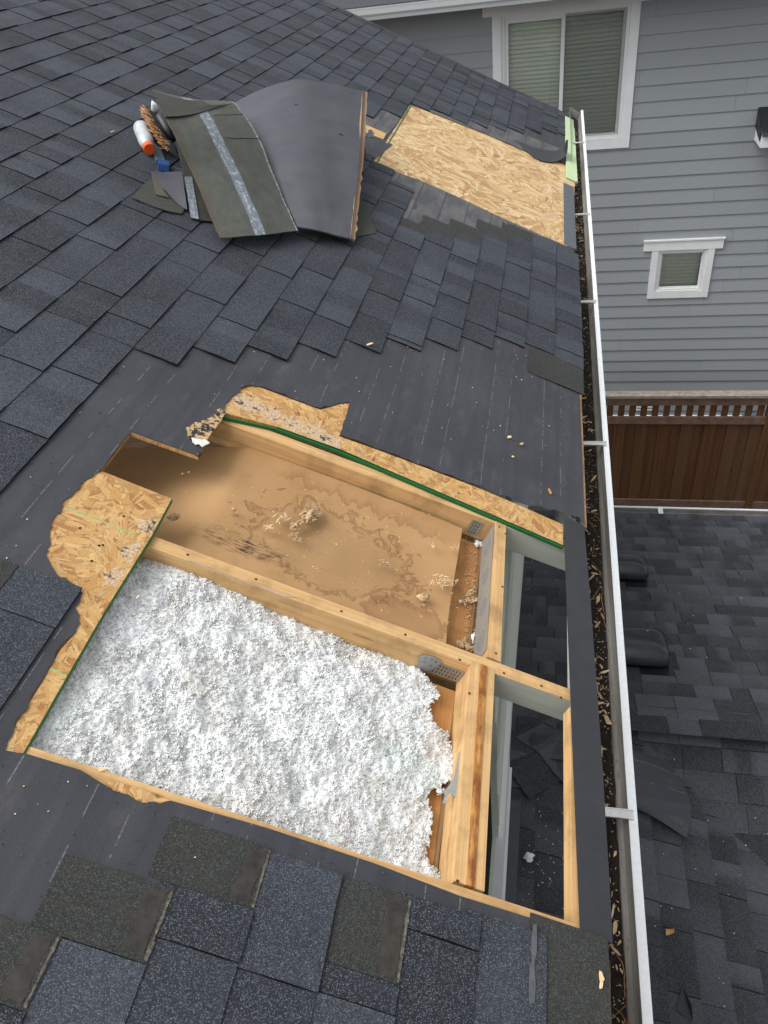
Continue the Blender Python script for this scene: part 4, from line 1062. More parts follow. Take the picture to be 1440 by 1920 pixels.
m = MB(); m.grid(patch(ctrl, linsp(12), linsp(5)), [[(.06 + j * .002, i * .05, 0) for j in range(5)] for i in range(12)])
o = m.build('felt_strip', M['membrane'], None, True); solidify(o, .0015)
tag(o, 'smooth black felt strip on the lower roof beside the white window frame', 'roofing felt')
m = MB(); q = [low(1279, 1849, .006), low(1268, 1893, .004), low(1299, 1917, .01), low(1297, 1885, .03)]
a = [m.vert(p, (i * .03, .02, 0)) for i, p in enumerate(q)]; m.face(a)
o = m.build('felt_scrap', M['metalblack']); solidify(o, .002); tag(o, 'small pointed black felt scrap at the bottom right corner of the lower roof', 'felt scrap')
m = MB(); q = [low(1248, 1742, .01), low(1264, 1741, .02), low(1265, 1748, .012), low(1249, 1754, .006)]
a = [m.vert(p) for p in q]; b = [m.vert(p - Vector((0, 0, .008))) for p in q]; m.face(a); m.face(b[::-1])
for i in range(4): m.face((a[i], b[i], b[(i + 1) % 4], a[(i + 1) % 4]))
tag(m.build('brown_shard', M['woodfibre']), 'small brown shard on the lower roof above the pointed felt scrap', 'shard')
IV, IF = icosphere(2)
def fluff(name, c, s, mat, label, cat, sq=(1, 1, .7), seed=1, amp=.35, mk=None):
    m = MB(); rg = np.random.RandomState(seed)
    for k in range(3 if mk is None else mk):
        off = rg.randn(3) * s * .45 if k else np.zeros(3); ss = s * (1 if k == 0 else rg.uniform(.4, .7)); b = len(m.v)
        for v in IV:
            d = 1 + amp * mn.noise(Vector(v * 1.6) + Vector((seed, k * 3, 0))) * 2
            m.vert(Vector(c) + Vector((v[0] * sq[0], v[1] * sq[1], v[2] * sq[2])) * ss * d + Vector(off * np.array(sq)))
        for f_i in IF: m.face((b + f_i[0], b + f_i[1], b + f_i[2]))
    return tag(m.build(name, M[mat], None, True), label, cat)
fluff('fibre_tuft', low(992, 1606, .01), .02, 'insul', 'white tuft of fibre on the lower roof beside the felt strip', 'insulation tuft', seed=5)
fluff('fibre_tuft', low(1062, 1555, .01), .016, 'insul', 'tiny white fibre tuft on the lower roof by the fascia board', 'insulation tuft', seed=6, sq=(.6, 1, .6))
# white and straw specks over the lower roof
sp = MB(); spw = MB(); rs = random.Random(5)
for i in range(110):
    if i < 60: px, py = rs.uniform(980, 1062), rs.uniform(1440, 1720)
    elif i < 75: px, py = rs.uniform(975, 1050), rs.uniform(1030, 1110)
    else: px, py = rs.uniform(1190, 1440), rs.uniform(1000, 1900)
    chip(sp if rs.random() < .45 else spw, low(px, py, .004), rs.uniform(.003, .010), rs.uniform(.0015, .0035), .0015, rs.uniform(0, 6), 0, None, rs)
tag(sp.build('wood_specks', M['chip']), 'straw coloured wood specks scattered over the lower roof', 'specks', kind='stuff')
tag(spw.build('white_specks', M['white_scrap']), 'white specks scattered over the lower roof', 'specks', kind='stuff')

# ------------------------------------------------------------------ ground, fence, neighbour's house
m = MB(); m.box(W, -40, 40, -40, 60, -7.9, -7.42); tag(m.build('ground', M['ground']), kind='structure')
m = MB()
rs = random.Random(2)
m.box(W, -6, 9, 5.9, 10.75, -7.415, -7.395); tag(m.build('gravel_strip', M['gravel']), kind='structure')
gp_ = MB(); rs = random.Random(8)
for i in range(1500):
    x, y = rs.uniform(.8, 3.6), rs.uniform(8.0, 9.35); s = rs.uniform(.008, .02); b = len(gp_.v); dj = [rs.uniform(.7, 1.2) for _ in range(8)]
    gp_.box(lambda a, b_, c: W(x + a * s * dj[0] + c * s * (dj[2] - 1), y + b_ * s * dj[1], -7.395 + c * s * .7), -1, 1, -1, 1, -.4, 1, tone=rs.random())
tag(gp_.build('gravel_stones', M['gravel']), 'loose grey gravel stones along the foot of the fence', 'gravel', kind='stuff')

FD = 9.2
fence = empty('wooden_fence', W(1.9, FD, -7.4), 'brown cedar board fence with open slats along its top', 'fence')
rs = random.Random(6)
x = -1.62; posts = [-1.7, .58 - .02, 2.86, 5.14]
for px_ in posts:
    m = MB(); m.box(W, px_, px_ + .09, FD - .03, FD + .06, -7.41, -5.47, tone=.1); m.build('post', M['cedar'], fence)
for a, b in zip(posts, posts[1:]):
    x0, x1 = a + .09, b
    n = 15; wd = (x1 - x0) / n
    for i in range(n):
        xa = x0 + wd * i; o = rs.uniform(-.002, .003); tn = rs.choice((0, .05, .2, .45, .8, .1))
        m = MB(); off = rs.random() * 5
        m.box(lambda p, q, r: W(p, q, r), xa - .004, xa + wd + .004, FD + .006 + o + .021 * (i % 2), FD + .022 + o + .021 * (i % 2), -7.25, -5.84, tone=tn)
        m.t = [(t_[0] + off, t_[1], t_[2] + off) for t_ in m.t]
        m.build('board', M['cedar'], fence)
        m = MB(); m.box(W, xa + .034, xa + wd - .032, FD + .010, FD + .028, -5.80, -5.57, tone=tn + rs.uniform(-.1, .3)); m.build('slat', M['cedar'], fence)
    for (z0, z1, y0, y1, nm, mt) in ((-7.34, -7.21, FD - .025, FD + .004, 'rail', 'rail'), (-5.885, -5.775, FD - .03, FD + .004, 'rail', 'rail'), (-5.59, -5.475, FD - .03, FD + .006, 'rail', 'rail')):
        m = MB(); m.box(W, x0 + .003, x1 - .003, y0, y1, z0, z1); m.build(nm, M[mt], fence)
    m = MB(); m.box(W, x0 - .088, x1 + .003 - .005, FD - .05, FD + .09, -5.472, -5.435); m.build('cap', M['cap'], fence)

ND = 10.8
nb = empty('neighbour_house', W(1, ND, -7.4), 'grey lap sided neighbouring house with white trimmed windows', 'house')
m = MB(); m.box(W, -6, 7, ND + .19, ND + .3, -7.42, -.85); m.build('wall', M['dark'], nb)
# big window: trim -0.757..0.955, small window 1.27..2.30
WIN = [(-.70, .895, -2.68, -1.10), (1.425, 2.16, -4.74, -4.04)]
z = -7.4; e8 = .178; rs = random.Random(9); row = 0
zb0 = -5.96 - e8 * 8
while True:
    z0 = zb0 + e8 * row; z1 = z0 + e8
    if z0 > -.95: break
    segs = []; x = -6 - rs.uniform(0, 3.0)
    while x < 7:
        segs.append((max(x, -6), min(x + 3.66, 7))); x += 3.66
    cuts = [c_ for c_ in WIN if z0 < c_[3] and z1 > c_[2]]
    for (a, b) in segs:
        parts = [(a, b, z0, z1)]
        for (ca, cb, cc, ce) in cuts:
            np_ = []
            for (p, q, r, w2) in parts:
                if cb <= p or ca >= q: np_.append((p, q, r, w2)); continue
                if p < ca: np_.append((p, ca, r, w2))
                if q > cb: np_.append((cb, q, r, w2))
                if r < cc: np_.append((max(p, ca), min(q, cb), r, cc))
                if w2 > ce: np_.append((max(p, ca), min(q, cb), ce, w2))
            parts = np_
        for (p, q, r, w2) in parts:
            if q - p < .02 or w2 - r < .004: continue
            m = MB(); tn = rs.uniform(.1, .9)
            nx_ = max(1, int((q - p) / .6)); top, bot, bb = [], [], []
            yb = ND - .013 + .017 * (r - z0) / e8; yt = ND - .013 + .017 * (w2 - z0) / e8
            up = .012 if w2 == z1 else 0.0
            for i in range(nx_ + 1):
                xx = lerp(p + .0012, q - .0012, i / nx_)
                top.append(m.vert(W(xx, yt, w2 + up), (xx, 0, w2), tn)); bot.append(m.vert(W(xx, yb, r), (xx, 0, r), tn)); bb.append(m.vert(W(xx, ND + .008, r), (xx, 0, r), tn))
            for i in range(nx_):
                m.face((bot[i], bot[i + 1], top[i + 1], top[i])); m.face((bb[i], bb[i + 1], bot[i + 1], bot[i]))
            m.face((bot[0], top[0], bb[0])); m.face((bot[-1], bb[-1], top[-1]))
            m.build('siding_board', M['siding'], nb)
    row += 1
def wbox(par, name, mat, x0, x1, z0, z1, y0, y1): m = MB(); m.box(W, x0, x1, ND + y0, ND + y1, z0, z1); return m.build(name, M[mat], par)
def window(x0, x1, z0, z1, hx0, hx1, hz0, hz1, tw, panes, bz):
    w_ = wbox(nb, 'window', 'vinyl', x0 + tw, x0 + tw + .042, z0 + tw, hz0, -.012, .06)
    for (a, b) in ((x0, x0 + tw), (x1 - tw, x1)): wbox(w_, 'trim', 'trim', a, b, z0, hz0 - .001, -.030, .02)
    wbox(w_, 'trim', 'trim', x0 + tw + .001, x1 - tw - .001, z0, z0 + tw, -.028, .02); wbox(w_, 'trim', 'trim', hx0, hx1, hz0, hz1, -.034, .02)
    wbox(w_, 'drip_cap', 'trim', hx0 - .012, hx1 + .012, hz1 + .0005, hz1 + .018, -.05, .02)
    wbox(w_, 'frame', 'vinyl', x1 - tw - .042, x1 - tw, z0 + tw, hz0, -.012, .06)
    wbox(w_, 'frame', 'vinyl', x0 + tw + .043, x1 - tw - .043, z0 + tw, z0 + tw + .045, -.012, .06)
    wbox(w_, 'sill', 'vinyl', x0 + tw + .02, x1 - tw - .02, z0 + tw + .001, z0 + tw + .02, -.026, -.0125)
    wbox(w_, 'frame', 'vinyl', x0 + tw + .043, x1 - tw - .043, hz0 - .045, hz0, -.012, .06)
    for (a, b, fw, yo, scr) in panes:
        for (p, q, r, s) in ((a, a + fw, z0 + tw + .046, hz0 - .046), (b - fw, b, z0 + tw + .046, hz0 - .046)): wbox(w_, 'sash', 'vinyl', p, q, r, s, yo, yo + .035)
        for (r, s) in ((z0 + tw + .046, z0 + tw + .046 + fw), (hz0 - .046 - fw, hz0 - .046)): wbox(w_, 'sash', 'vinyl', a + fw + .0005, b - fw - .0005, r, s, yo + .001, yo + .034)
        m = MB(); m.face([m.vert(W(p, ND + yo + .018, q)) for p, q in ((a + fw, z0 + tw + .046 + fw), (b - fw, z0 + tw + .046 + fw), (b - fw, hz0 - .046 - fw), (a + fw, hz0 - .046 - fw))])
        m.build('pane', M['glass'], w_)
        if scr:
            m = MB(); q4 = ((a + .004, z0 + tw + .05), (b - .004, z0 + tw + .05), (b - .004, hz0 - .05), (a + .004, hz0 - .05))
            m.face([m.vert(W(p, ND + yo - .004, q), (p, q, 0)) for p, q in q4]); m.build('insect_screen', M['insect'], w_)
    m = MB(); zz = z0 + tw + .05; rsb = random.Random(4)
    while zz < hz0 - .03:
        ti = .0185 + rsb.uniform(-.002, .002); xl, xr = x0 + tw + .05, x1 - tw - .05
        lo_ = [(xl, zz), ((xl + xr) / 2, zz - .004), (xr, zz)]
        rows = [[W(a, ND + .085 + yq, c + dz) for a, c in lo_] for yq, dz in ((0, -ti), (.012, 0.006), (.03, ti + .012))]
        m.grid(rows); zz += bz
    b_ = m.build('blind_slats', M['blind'], w_); b_['kind'] = 'stuff'
    m = MB()
    for s in (.15, .5, .85):
        xc = lerp(x0 + tw + .05, x1 - tw - .05, s); m.box(W, xc - .0025, xc + .0025, ND + .079, ND + .081, z0 + tw + .05, hz0 - .04)
    m.build('blind_cord', M['blind'], w_)
    wbox(w_, 'room', 'dark', x0 + tw, x1 - tw, z0 + tw, hz0, .16, .17)
    return w_
window(-.757, .952, -2.73, -1.0, -.87, 1.06, -1.165, -1.03, .105, [(-.61, .105, .045, .005, False), (.075, .80, .03, .022, True)], .048)
window(1.385, 2.20, -4.785, -3.95, 1.27, 2.295, -4.09, -3.96, .088, [(1.515, 2.07, .02, .01, False)], .05)
# eaves of the neighbour: gutter, soffit, roof
m = MB(); m.box(W, -7, 8, ND - .52, ND + .03, -1.02, -1.0); m.build('soffit', M['siding'], nb)
m = MB(); rows = [[W(x, ND - .56 + a, -.90 + b) for a, b in ((.12, .02), (.12, -.115), (.03, -.115), (.02, -.08), (-.005, -.055), (-.012, -.01), (-.018, .012), (.005, .012))] for x in (-7, -2, 2, 8)]
m.grid(rows); ng = m.build('eave_gutter', M['lip'], nb); solidify(ng, .0015)
m = MB(); m.face([m.vert(p) for p in (W(-7, ND - .48, -.88), W(8, ND - .48, -.88), W(8, ND + 4, .9), W(-7, ND + 4, .9))]); m.face([m.vert(p) for p in (W(-7, ND - .48, -.885), W(-7, ND + 4, .895), W(8, ND + 4, .895), W(8, ND - .48, -.885))])
m.build('roof', M['neighroof'], nb)
# slats of a vent in the wall behind the fence and a pale ledge
m = MB()
for i in range(6): m.box(W, 1.42, 1.68, ND - .035, ND - .014, -6.66 + i * .05, -6.635 + i * .05)
m.build('wall_vent', M['trim'], nb)
wbox(nb, 'ledge', 'trim', 2.05, 3.0, -6.42, -6.39, -.05, -.014); wbox(nb, 'ledge', 'trim', 0.9, 3.0, -6.78, -6.75, -.05, -.014)
# small roof return on the right side of the wall
rt = MB(); rt.box(W, 2.44, 3.6, ND - .42, ND - .02, -2.74, -2.58)
ret = rt.build('eave_return', M['trim'], nb)
m = MB()
rows = [[W(x, ND - .47, -2.60), W(x, ND - .44, -2.565), W(x, ND - .2, -2.46), W(x, ND - .012, -2.38)] for x in (2.43, 2.9, 3.62)]
m.grid(rows); o = m.build('roofing', M['metalblack'], ret); solidify(o, .012)
m = MB(); q = [m.vert(W(2.428, y, z)) for y, z in ((ND - .4, -2.58), (ND - .012, -2.4), (ND - .012, -2.59), (ND - .36, -2.68))]; m.face(q); o = m.build('torn_flap', M['metalblack'], ret); solidify(o, .004)

# ------------------------------------------------------------------ around the new roof board
# weathered felt bands beside the new panel
b1 = A_((679, 240), (688, 218), (735, 203), (766, 196), (742, 236), (719, 262), (681, 258))
sheet(R, b1, [], (.05, .06), .0045, wav).build('weathered_felt', M['oldfelt'], house, True)
b2 = A_((770, 197), (800, 205), (860, 225), (945, 240), (1040, 275), (1062, 286), (1050, 303), (1020, 303), (980, 283), (905, 250), (830, 221))
sheet(R, b2, [], (.05, .06), .005, lambda u, v: wav(u, v) * 1.2).build('weathered_felt', M['oldfelt'], house, True)
b3 = A_((722, 318), (735, 321), (790, 341), (860, 372), (940, 409), (1000, 436), (1050, 457), (1040, 470), (960, 470), (860, 455), (780, 445), (732, 425), (750, 380))
sheet(R, b3, [], (.05, .06), .0038, wav).build('weathered_felt', M['oldfelt'], house, True)
b4 = A_((680, 266), (712, 278), (722, 268), (735, 272), (700, 303), (672, 300))
sheet(R, b4, [], (.05, .06), .003, wav).build('weathered_felt', M['felt'], house, True)
m = MB(); q = A_((676, 232), (724, 252), (718, 263), (676, 246)); m.prism(R, q, -.004, .007); m.build('rafter_edge', M['pine'], house)
# curled felt flap at the eave
ctrl = [[atR(985, 282, .008), atR(1010, 300, .008), atR(1040, 304, .012), atR(1062, 290, .05), atR(1065, 262, .15)],
        [atR(965, 262, .008), atR(1000, 276, .008), atR(1035, 283, .012), atR(1056, 278, .03), atR(1062, 262, .10)]]
m = MB(); m.grid(patch(ctrl, linsp(6), linsp(16)), [[(j * .03, i * .05, 0) for j in range(16)] for i in range(6)])
o = m.build('felt_flap', M['membrane'], house, True); solidify(o, .002)
# green foam strip standing at the far eave
y0_, y1_ = 5.95, 7.85
m = MB(); m.box(lambda a, b, c: R(a, b, c), .845, .93, y0_, y1_, .006, .014); fs = m.build('foam_strip', M['green_foam'])
m = MB(); m.box(R, .925, .936, y0_ + .02, y1_ - .3, -.05, .0145); m.build('foam_lip', M['green_foam'], fs)
tag(fs, 'pale green foam strip lying along the far end of the eave', 'foam strip')
# rake board at the far gable end and the little end return
m = MB(); m.box(R, UTOP, .93, 8.0, 8.03, -.16, -.004); m.build('rake_board', M['painted'], house)
m = MB(); m.box(R, UTOP, .96, 7.95, 8.035, -.003, .004); m.build('drip_edge', M['metalblack'], house)

# ------------------------------------------------------------------ torn-off roofing lying on the shingles
def lay(name, ctrl, nr, nc, mat, label, cat, tones=True, skip=None, ts=None, thick=.004, rim=None, tcs=None, group=None):
    C = [[atR(*p) for p in row] for row in ctrl]; ts = ts or linsp(nr); qs = linsp(nc)
    g = patch(C, ts, qs); m = MB()
    for i, row in enumerate(g):
        for j, p in enumerate(row):
            p += NRM * (.005 * nz(p.x * 7, p.y * 7, p.z * 7) + .0025 * nz(p.x * 22, p.y * 22, p.z * 22))
    L = (C[0][0] - C[-1][0]).length; Wd = (C[-1][0] - C[-1][-1]).length
    m.grid(g, [[(t_ * L, q * Wd, 0) for q in qs] for t_ in ts], skip=skip, tones=[[q for q in qs] for t_ in ts] if tones else None)
    o = m.build(name, [M[k] for k in (mat if isinstance(mat, tuple) else (mat,))], None, True); solidify(o, thick, rim)
    return tag(o, label, cat, group)
# wide felt-faced board
lay('felt_faced_board', [[(440, 192, .10), (495, 166, .20), (556, 149, .265), (618, 157, .26), (680, 171, .24)],
                  [(478, 262, .12), (530, 250, .175), (580, 240, .205), (630, 245, .20), (676, 262, .185)],
                  [(520, 345, .08), (560, 345, .12), (600, 345, .13), (635, 350, .12), (668, 352, .12)],
                  [(558, 424, .06), (590, 431, .065), (615, 437, .06), (636, 443, .055), (657, 447, .05)]],
    24, 24, ('sheetfelt', 'woodedge'), 'wide sheet of dark grey felt with a torn wooden edge in the pile', 'roofing felt', thick=.007)
# right edge, torn board layer with its own width
es = [(680, 170, .24), (677, 230, .21), (672, 300, .155), (667, 352, .12), (662, 400, .085), (657, 447, .05)]
fb = bpy.data.objects['felt_faced_board']
m = MB(); C = [[atR(x + d, y + .3 * d, w - .012 * (d > 3)) for d in (0, 4, 9)] for x, y, w in es]
g = patch(C, linsp(30), linsp(4))
for i, row in enumerate(g):
    for j, p in enumerate(row):
        if j == 3: p += DWN * .012 * nz(i * .9, 2, 3)
m.grid(g, [[(i * .03, j * .006, 0) for j in range(4)] for i in range(30)])
o = m.build('torn_edge', M['woodedge'], fb); solidify(o, .012)
m = MB(); m.grid(patch([[atR(676, 240, .15), atR(680, 245, .14)], [atR(672, 270, .10), atR(684, 272, .08)], [atR(672, 292, .05), atR(690, 301, .01)]], linsp(8), linsp(4)))
o = m.build('hanging_flap', M['membrane'], fb); solidify(o, .002)
# long shingle turned underside up
ts = sorted(set([round(i / 46, 4) for i in range(47)] + [.3385, .345, .516, .5225]))
i1, i2 = ts.index(.3385), ts.index(.516)
def slot(i, j): return (i == i1 and 15 <= j <= 24) or (i == i2 and 15 <= j <= 24)
lay('shingle_strip', [[(286, 166, .23), (347, 184, .22), (432, 190, .17)],
                  [(306, 212, .24), (376, 204, .23), (446, 200, .19)],
                  [(330, 258, .21), (404, 253, .21), (483, 254, .17)],
                  [(364, 332, .13), (444, 335, .14), (520, 345, .10)],
                  [(413, 446, .045), (489, 440, .06), (559, 432, .055)]],
    47, 26, 'back', 'long grey shingle lying underside up with a silver adhesive stripe down its middle', 'shingle', skip=slot, ts=ts)
# ridge flap at its top, cracked off
lay('shingle_strip', [[(287, 170, .245), (345, 187, .235), (380, 188, .22)], [(300, 200, .247), (350, 203, .24), (400, 198, .225)], [(309, 220, .245), (362, 213, .24), (436, 194, .205)]],
    10, 12, 'olive', 'cracked pointed shingle end bent over the top of the long shingle', 'shingle', tones=False)
# narrower strip under it with the stripe at its edge
lay('shingle_strip', [[(330, 262, .07), (338, 262, .07), (348, 262, .07), (352, 262, .07)], [(345, 330, .05), (356, 330, .05), (366, 330, .05), (392, 330, .05)], [(358, 409, .02), (372, 412, .02), (384, 413, .02), (415, 416, .02)]],
    16, 8, 'olive', 'narrow shingle strip beneath the long one with a silver stripe along its left edge', 'shingle', tones=False)
st = [o for o in bpy.data.objects if o.get('label', '').startswith('narrow shingle strip')][0]
m = MB(); rows = patch([[atR(345, 331, .054), atR(360, 331, .054)], [atR(352, 370, .04), atR(367, 372, .04)], [atR(358, 408, .026), atR(373, 411, .026)]], linsp(10), linsp(5))
m.grid(rows, [[(i * .04, j * .02, 0) for j in range(5)] for i in range(10)], tones=[[.5] * 5] * 10)
m.build('adhesive_stripe', M['back'], st)
lay('shingle_scrap', [[(664, 352, .05), (668, 354, .05), (674, 358, .05)], [(663, 400, .02), (676, 400, .02), (690, 400, .02)], [(560, 447, .012), (650, 446, .01), (706, 437, .012)]],
    8, 8, 'olive', 'dark olive shingle corner sticking out to the right beneath the felt sheet', 'shingle', tones=False)
m = MB(); m.prism(lambda u, v, w: R(u, v, w + .016), A_((248, 379), (266, 356), (284, 342), (312, 352), (350, 391), (339, 409), (318, 405), (288, 396)), 0, .004)
tag(m.build('shingle_scrap', M['olive']), 'dark olive shingle piece lying flat at the lower left of the pile', 'shingle')
lay('felt_scrap', [[(284, 321, .05), (310, 322, .05), (341, 321, .06)], [(300, 345, .035), (322, 345, .04), (345, 350, .05)], [(334, 383, .025), (342, 388, .025), (351, 392, .028)]],
    8, 8, 'sheetfelt', 'smooth grey felt scrap wedged under the left side of the pile', 'felt scrap', tones=False)
lay('felt_scrap', [[(284, 323, .045), (290, 330, .04), (298, 338, .035)], [(288, 345, .03), (297, 350, .03), (306, 355, .03)], [(292, 364, .025), (306, 368, .025), (317, 371, .024)]],
    6, 6, 'back', 'crumpled torn grey flap hanging below the smooth felt scrap', 'felt scrap', tones=False)
hb = lay('torn_roofing', [[(264, 206, .11), (275, 199, .12), (291, 193, .12)], [(275, 232, .08), (290, 232, .08), (308, 235, .08)], [(290, 266, .04), (305, 266, .045), (322, 262, .05)], [(314, 284, .025), (324, 290, .025), (334, 297, .02)]],
    14, 10, 'membrane', 'torn black roofing piece with splintered wood fibres stuck to it, beside the bottle', 'roofing scrap', tones=False)
m = MB(); rs = random.Random(3)
for i in range(230):
    s = rs.random(); px, py = lerp(265, 312, s ** 1.1) + rs.gauss(0, 3.2) + 4 * (1 - s), lerp(206, 276, s) + rs.gauss(0, 4); w = lerp(.115, .038, s)
    c = atR(px, py, w + .006); dv = (DWN * rs.uniform(.2, 1) + Vector((0, -1, 0)) * rs.uniform(.3, 1) + NRM * rs.uniform(-.1, .4)).normalized() * rs.uniform(.012, .04)
    m.tube([c - dv, c + dv], [.0014, .0008], 4)
fbm_o = m.build('splinters', M['fibre_orange'], hb); fbm_o['kind'] = 'stuff'
m = MB(); m.tube([atR(298, 206, .10), atR(303, 225, .09), atR(314, 245, .07), atR(326, 262, .05)], [.026, .028, .027, .022], 14)
tag(m.build('rolled_felt', M['membrane'], None, True), 'short dark roll of felt between the torn roofing and the long shingle', 'felt roll')
fluff('crumpled_scrap', atR(290, 202, .12), .026, 'white_scrap', 'white crumpled scrap tucked in at the top left of the pile', 'scrap', sq=(.55, .7, 1.1), seed=9)
# drink bottle
p0, p1 = atR(264, 239, .048), atR(280, 280, .046); ax = (p1 - p0).normalized(); L = (p1 - p0).length
be = empty('drink_bottle', p0.lerp(p1, .5) - NRM * .04, 'cloudy plastic drink bottle with an orange cap lying on the shingles', 'bottle')
prof_b = [(0, .020), (.01, .031), (.03, .035), (.28, .035), (.33, .031), (.39, .0345), (.44, .031), (.50, .035), (.60, .035), (.70, .033), (.82, .023), (.86, .019), (.90, .019)]
m = MB(); m.tube([p0 + ax * L * a for a, _ in prof_b], [r for _, r in prof_b], 20); m.build('bottle_body', M['bottle'], be, True)
m = MB(); m.tube([p0 + ax * L * .87, p0 + ax * L * .875, p0 + ax * L * 1.0, p0 + ax * L * 1.012], [.024, .0255, .0255, .023], 20); m.build('cap', M['orange'], be)
# pry bar
q0, q1 = atR(289, 268, .012), atR(304, 312, .02); d_b = (q1 - q0).normalized(); sx = d_b.cross(NRM).normalized()
pb = empty('pry_bar', q0, 'flat blue pry bar with a notched claw lying beside the bottle', 'pry bar')
m = MB(); fpb = lambda a, b, c: q0 + d_b * a + sx * b + NRM * c
LL = (q1 - q0).length
m.box(fpb, -.12, LL * .86, -.021, .021, -.004, .004); m.build('bar', M['steelworn'], pb)
cl = [(LL * .78, .0), (LL * .90, .012), (LL * 1.02, .026), (LL * 1.09, .016), (LL * 1.12, -.008)]
m = MB(); rows = []
for a, c in cl: rows.append([fpb(a, b, c) for b in (-.024, -.010, -.003, .003, .010, .024)])
m.grid(rows, skip=lambda i, j: i == 0 and j == 2); o = m.build('claw', M['blue'], pb); solidify(o, .006)

# ------------------------------------------------------------------ rotten debris, shavings, loose bits
def shreds(name, pts, mat, label, cat, seed, n, size, lift=.004, spread=.015, parent=None, base=None):
    """a clump of splinters and crumbs"""
    m = MB(); rs = random.Random(seed)
    for i in range(n):
        c0 = rs.choice(pts); c = c0 + DWN * rs.gauss(0, spread) + Vector((0, rs.gauss(0, spread), 0)) + NRM * (lift + abs(rs.gauss(0, spread * .5)))
        L = size * rs.uniform(.4, 1.6); d = Vector((rs.gauss(0, 1), rs.gauss(0, 1), rs.gauss(0, .4))).normalized() * L
        w = L * rs.uniform(.08, .3); s_ = d.cross(NRM).normalized() * w; t_ = NRM * w * .5
        P = [c - d - s_ * .4, c - d * .3 - s_, c + d - s_ * .3, c + d * .8 + s_ * .5, c - d * .2 + s_]
        a = [m.vert(p + t_, (p.x * 3, p.y * 3, i)) for p in P]; b = [m.vert(p - t_) for p in P]; m.face(a); m.face(b[::-1])
        for k in range(5): m.face((a[k], b[k], b[(k + 1) % 5], a[(k + 1) % 5]))
    o = m.build(name, M[mat], parent)
    if parent is None: tag(o, label, cat)
    return o
cw = -.055
def cpts(*q): return [atR(x, y, cw) for x, y in q]
shreds('rotten_wood_clump', cpts((578, 958), (588, 966), (572, 972), (560, 985), (585, 978), (596, 968), (550, 990), (570, 962), (590, 955)), 'rot', 'shaggy clump of rotten wood in the middle of the cardboard', 'rotten wood', 1, 170, .009, .006, .006)
fluff('rotten_core', atR(580, 966, -.05), .020, 'rot', 'solid rotten core inside the shaggy clump on the cardboard', 'rotten wood', seed=17, sq=(.8, 1.3, .6), amp=.6)
shreds('rotten_wood_clump', cpts((545, 1003), (556, 1012), (551, 1008)), 'rot', 'dark rotten crumbs just below the shaggy clump on the cardboard', 'rotten wood', 2, 40, .006, .003, .007)
shreds('rotten_wood_clump', cpts((515, 984), (522, 978), (530, 974), (508, 990)), 'chip', 'loose splinters to the left of the shaggy clump on the cardboard', 'splinters', 3, 22, .011, .003, .007)
fluff('rotten_lump', atR(325, 969, -.052), .011, 'rot', 'round rotten knob by the edge of the bare board', 'rotten wood', seed=3, sq=(1.2, 1, .8), amp=.4)
fluff('rotten_lump', atR(438, 955, -.055), .007, 'rot', 'small pale knob at the dark water stain on the cardboard', 'rotten wood', seed=4, amp=.3)
shreds('rotten_wood_clump', cpts((720, 1058), (728, 1062), (714, 1055)), 'rot', 'brown crumbs right of the centre of the cardboard', 'rotten wood', 5, 36, .006, .003, .006)
fluff('rotten_chunk', atR(792, 1119, -.058), .0135, 'rot', 'flat tan chunk of rotten wood near the lower right of the cardboard', 'rotten wood', seed=14, sq=(1.2, 1.2, .45), amp=.45)
shreds('rotten_wood_clump', cpts((808, 1020), (812, 1026)), 'chip', 'little pale clump near the folded end of the cardboard', 'splinters', 6, 20, .006, .003, .004)
shreds('rotten_wood_clump', cpts((825, 1085), (838, 1092), (848, 1095), (815, 1098), (830, 1100)), 'chip', 'straw coloured splinters spread at the folded end of the cardboard', 'splinters', 7, 60, .008, .003, .008)
shreds('rotten_wood_clump', cpts((855, 1028), (848, 1030)), 'chip', 'small splinter heap on the edge of the cardboard fold', 'splinters', 8, 24, .005, .003, .005)
pw = -.118
shreds('rotten_wood_clump', [atR(x, y, pw) for x, y in ((880, 1120), (888, 1128), (875, 1128), (884, 1110))], 'chip', 'splintered heap on the top plate halfway along the vent mesh', 'splinters', 9, 60, .008, .004, .006)
shreds('rotten_wood_clump', [atR(x, y, pw) for x, y in ((862, 1212), (872, 1215), (880, 1218), (868, 1206))], 'chip', 'yellow splinter heap at the foot of the vent mesh by the middle rafter', 'splinters', 10, 90, .006, .006, .006)
m = MB(); rs = random.Random(77)
for i in range(420):
    q = rs.random()
    if q < .5: px, py, w = rs.uniform(872, 895), rs.uniform(1005, 1215), -.117
    else: px, py, w = rs.uniform(340, 860), rs.uniform(880, 1190), cw + .003
    if w > -.1 and not (1010 + (px - 285) * .37 - 22 > py > 800 + (px - 430) * .30): continue
    chip(m, atR(px, py, w), rs.uniform(.003, .008), rs.uniform(.0015, .004), .0015, rs.uniform(0, 6), 0, None, rs)
tag(m.build('crumbs', M['rot']), 'fine rotten crumbs scattered over the cardboard and the top plate', 'crumbs', kind='stuff')
fluff('fibre_tuft', atR(898, 1020, -.108), .013, 'insul', 'white fibre tuft on the top plate by the vent mesh', 'insulation tuft', seed=21, amp=.5)
fluff('fibre_tuft', atR(888, 1195, -.11), .010, 'insul', 'ragged white fibre tuft low on the vent mesh', 'insulation tuft', seed=22, sq=(.6, 1.6, 1), amp=.5)
fluff('fibre_tuft', atR(863, 1128, -.115), .006, 'insul', 'tiny white fibre bit at the splintered heap', 'insulation tuft', seed=23, amp=.4)
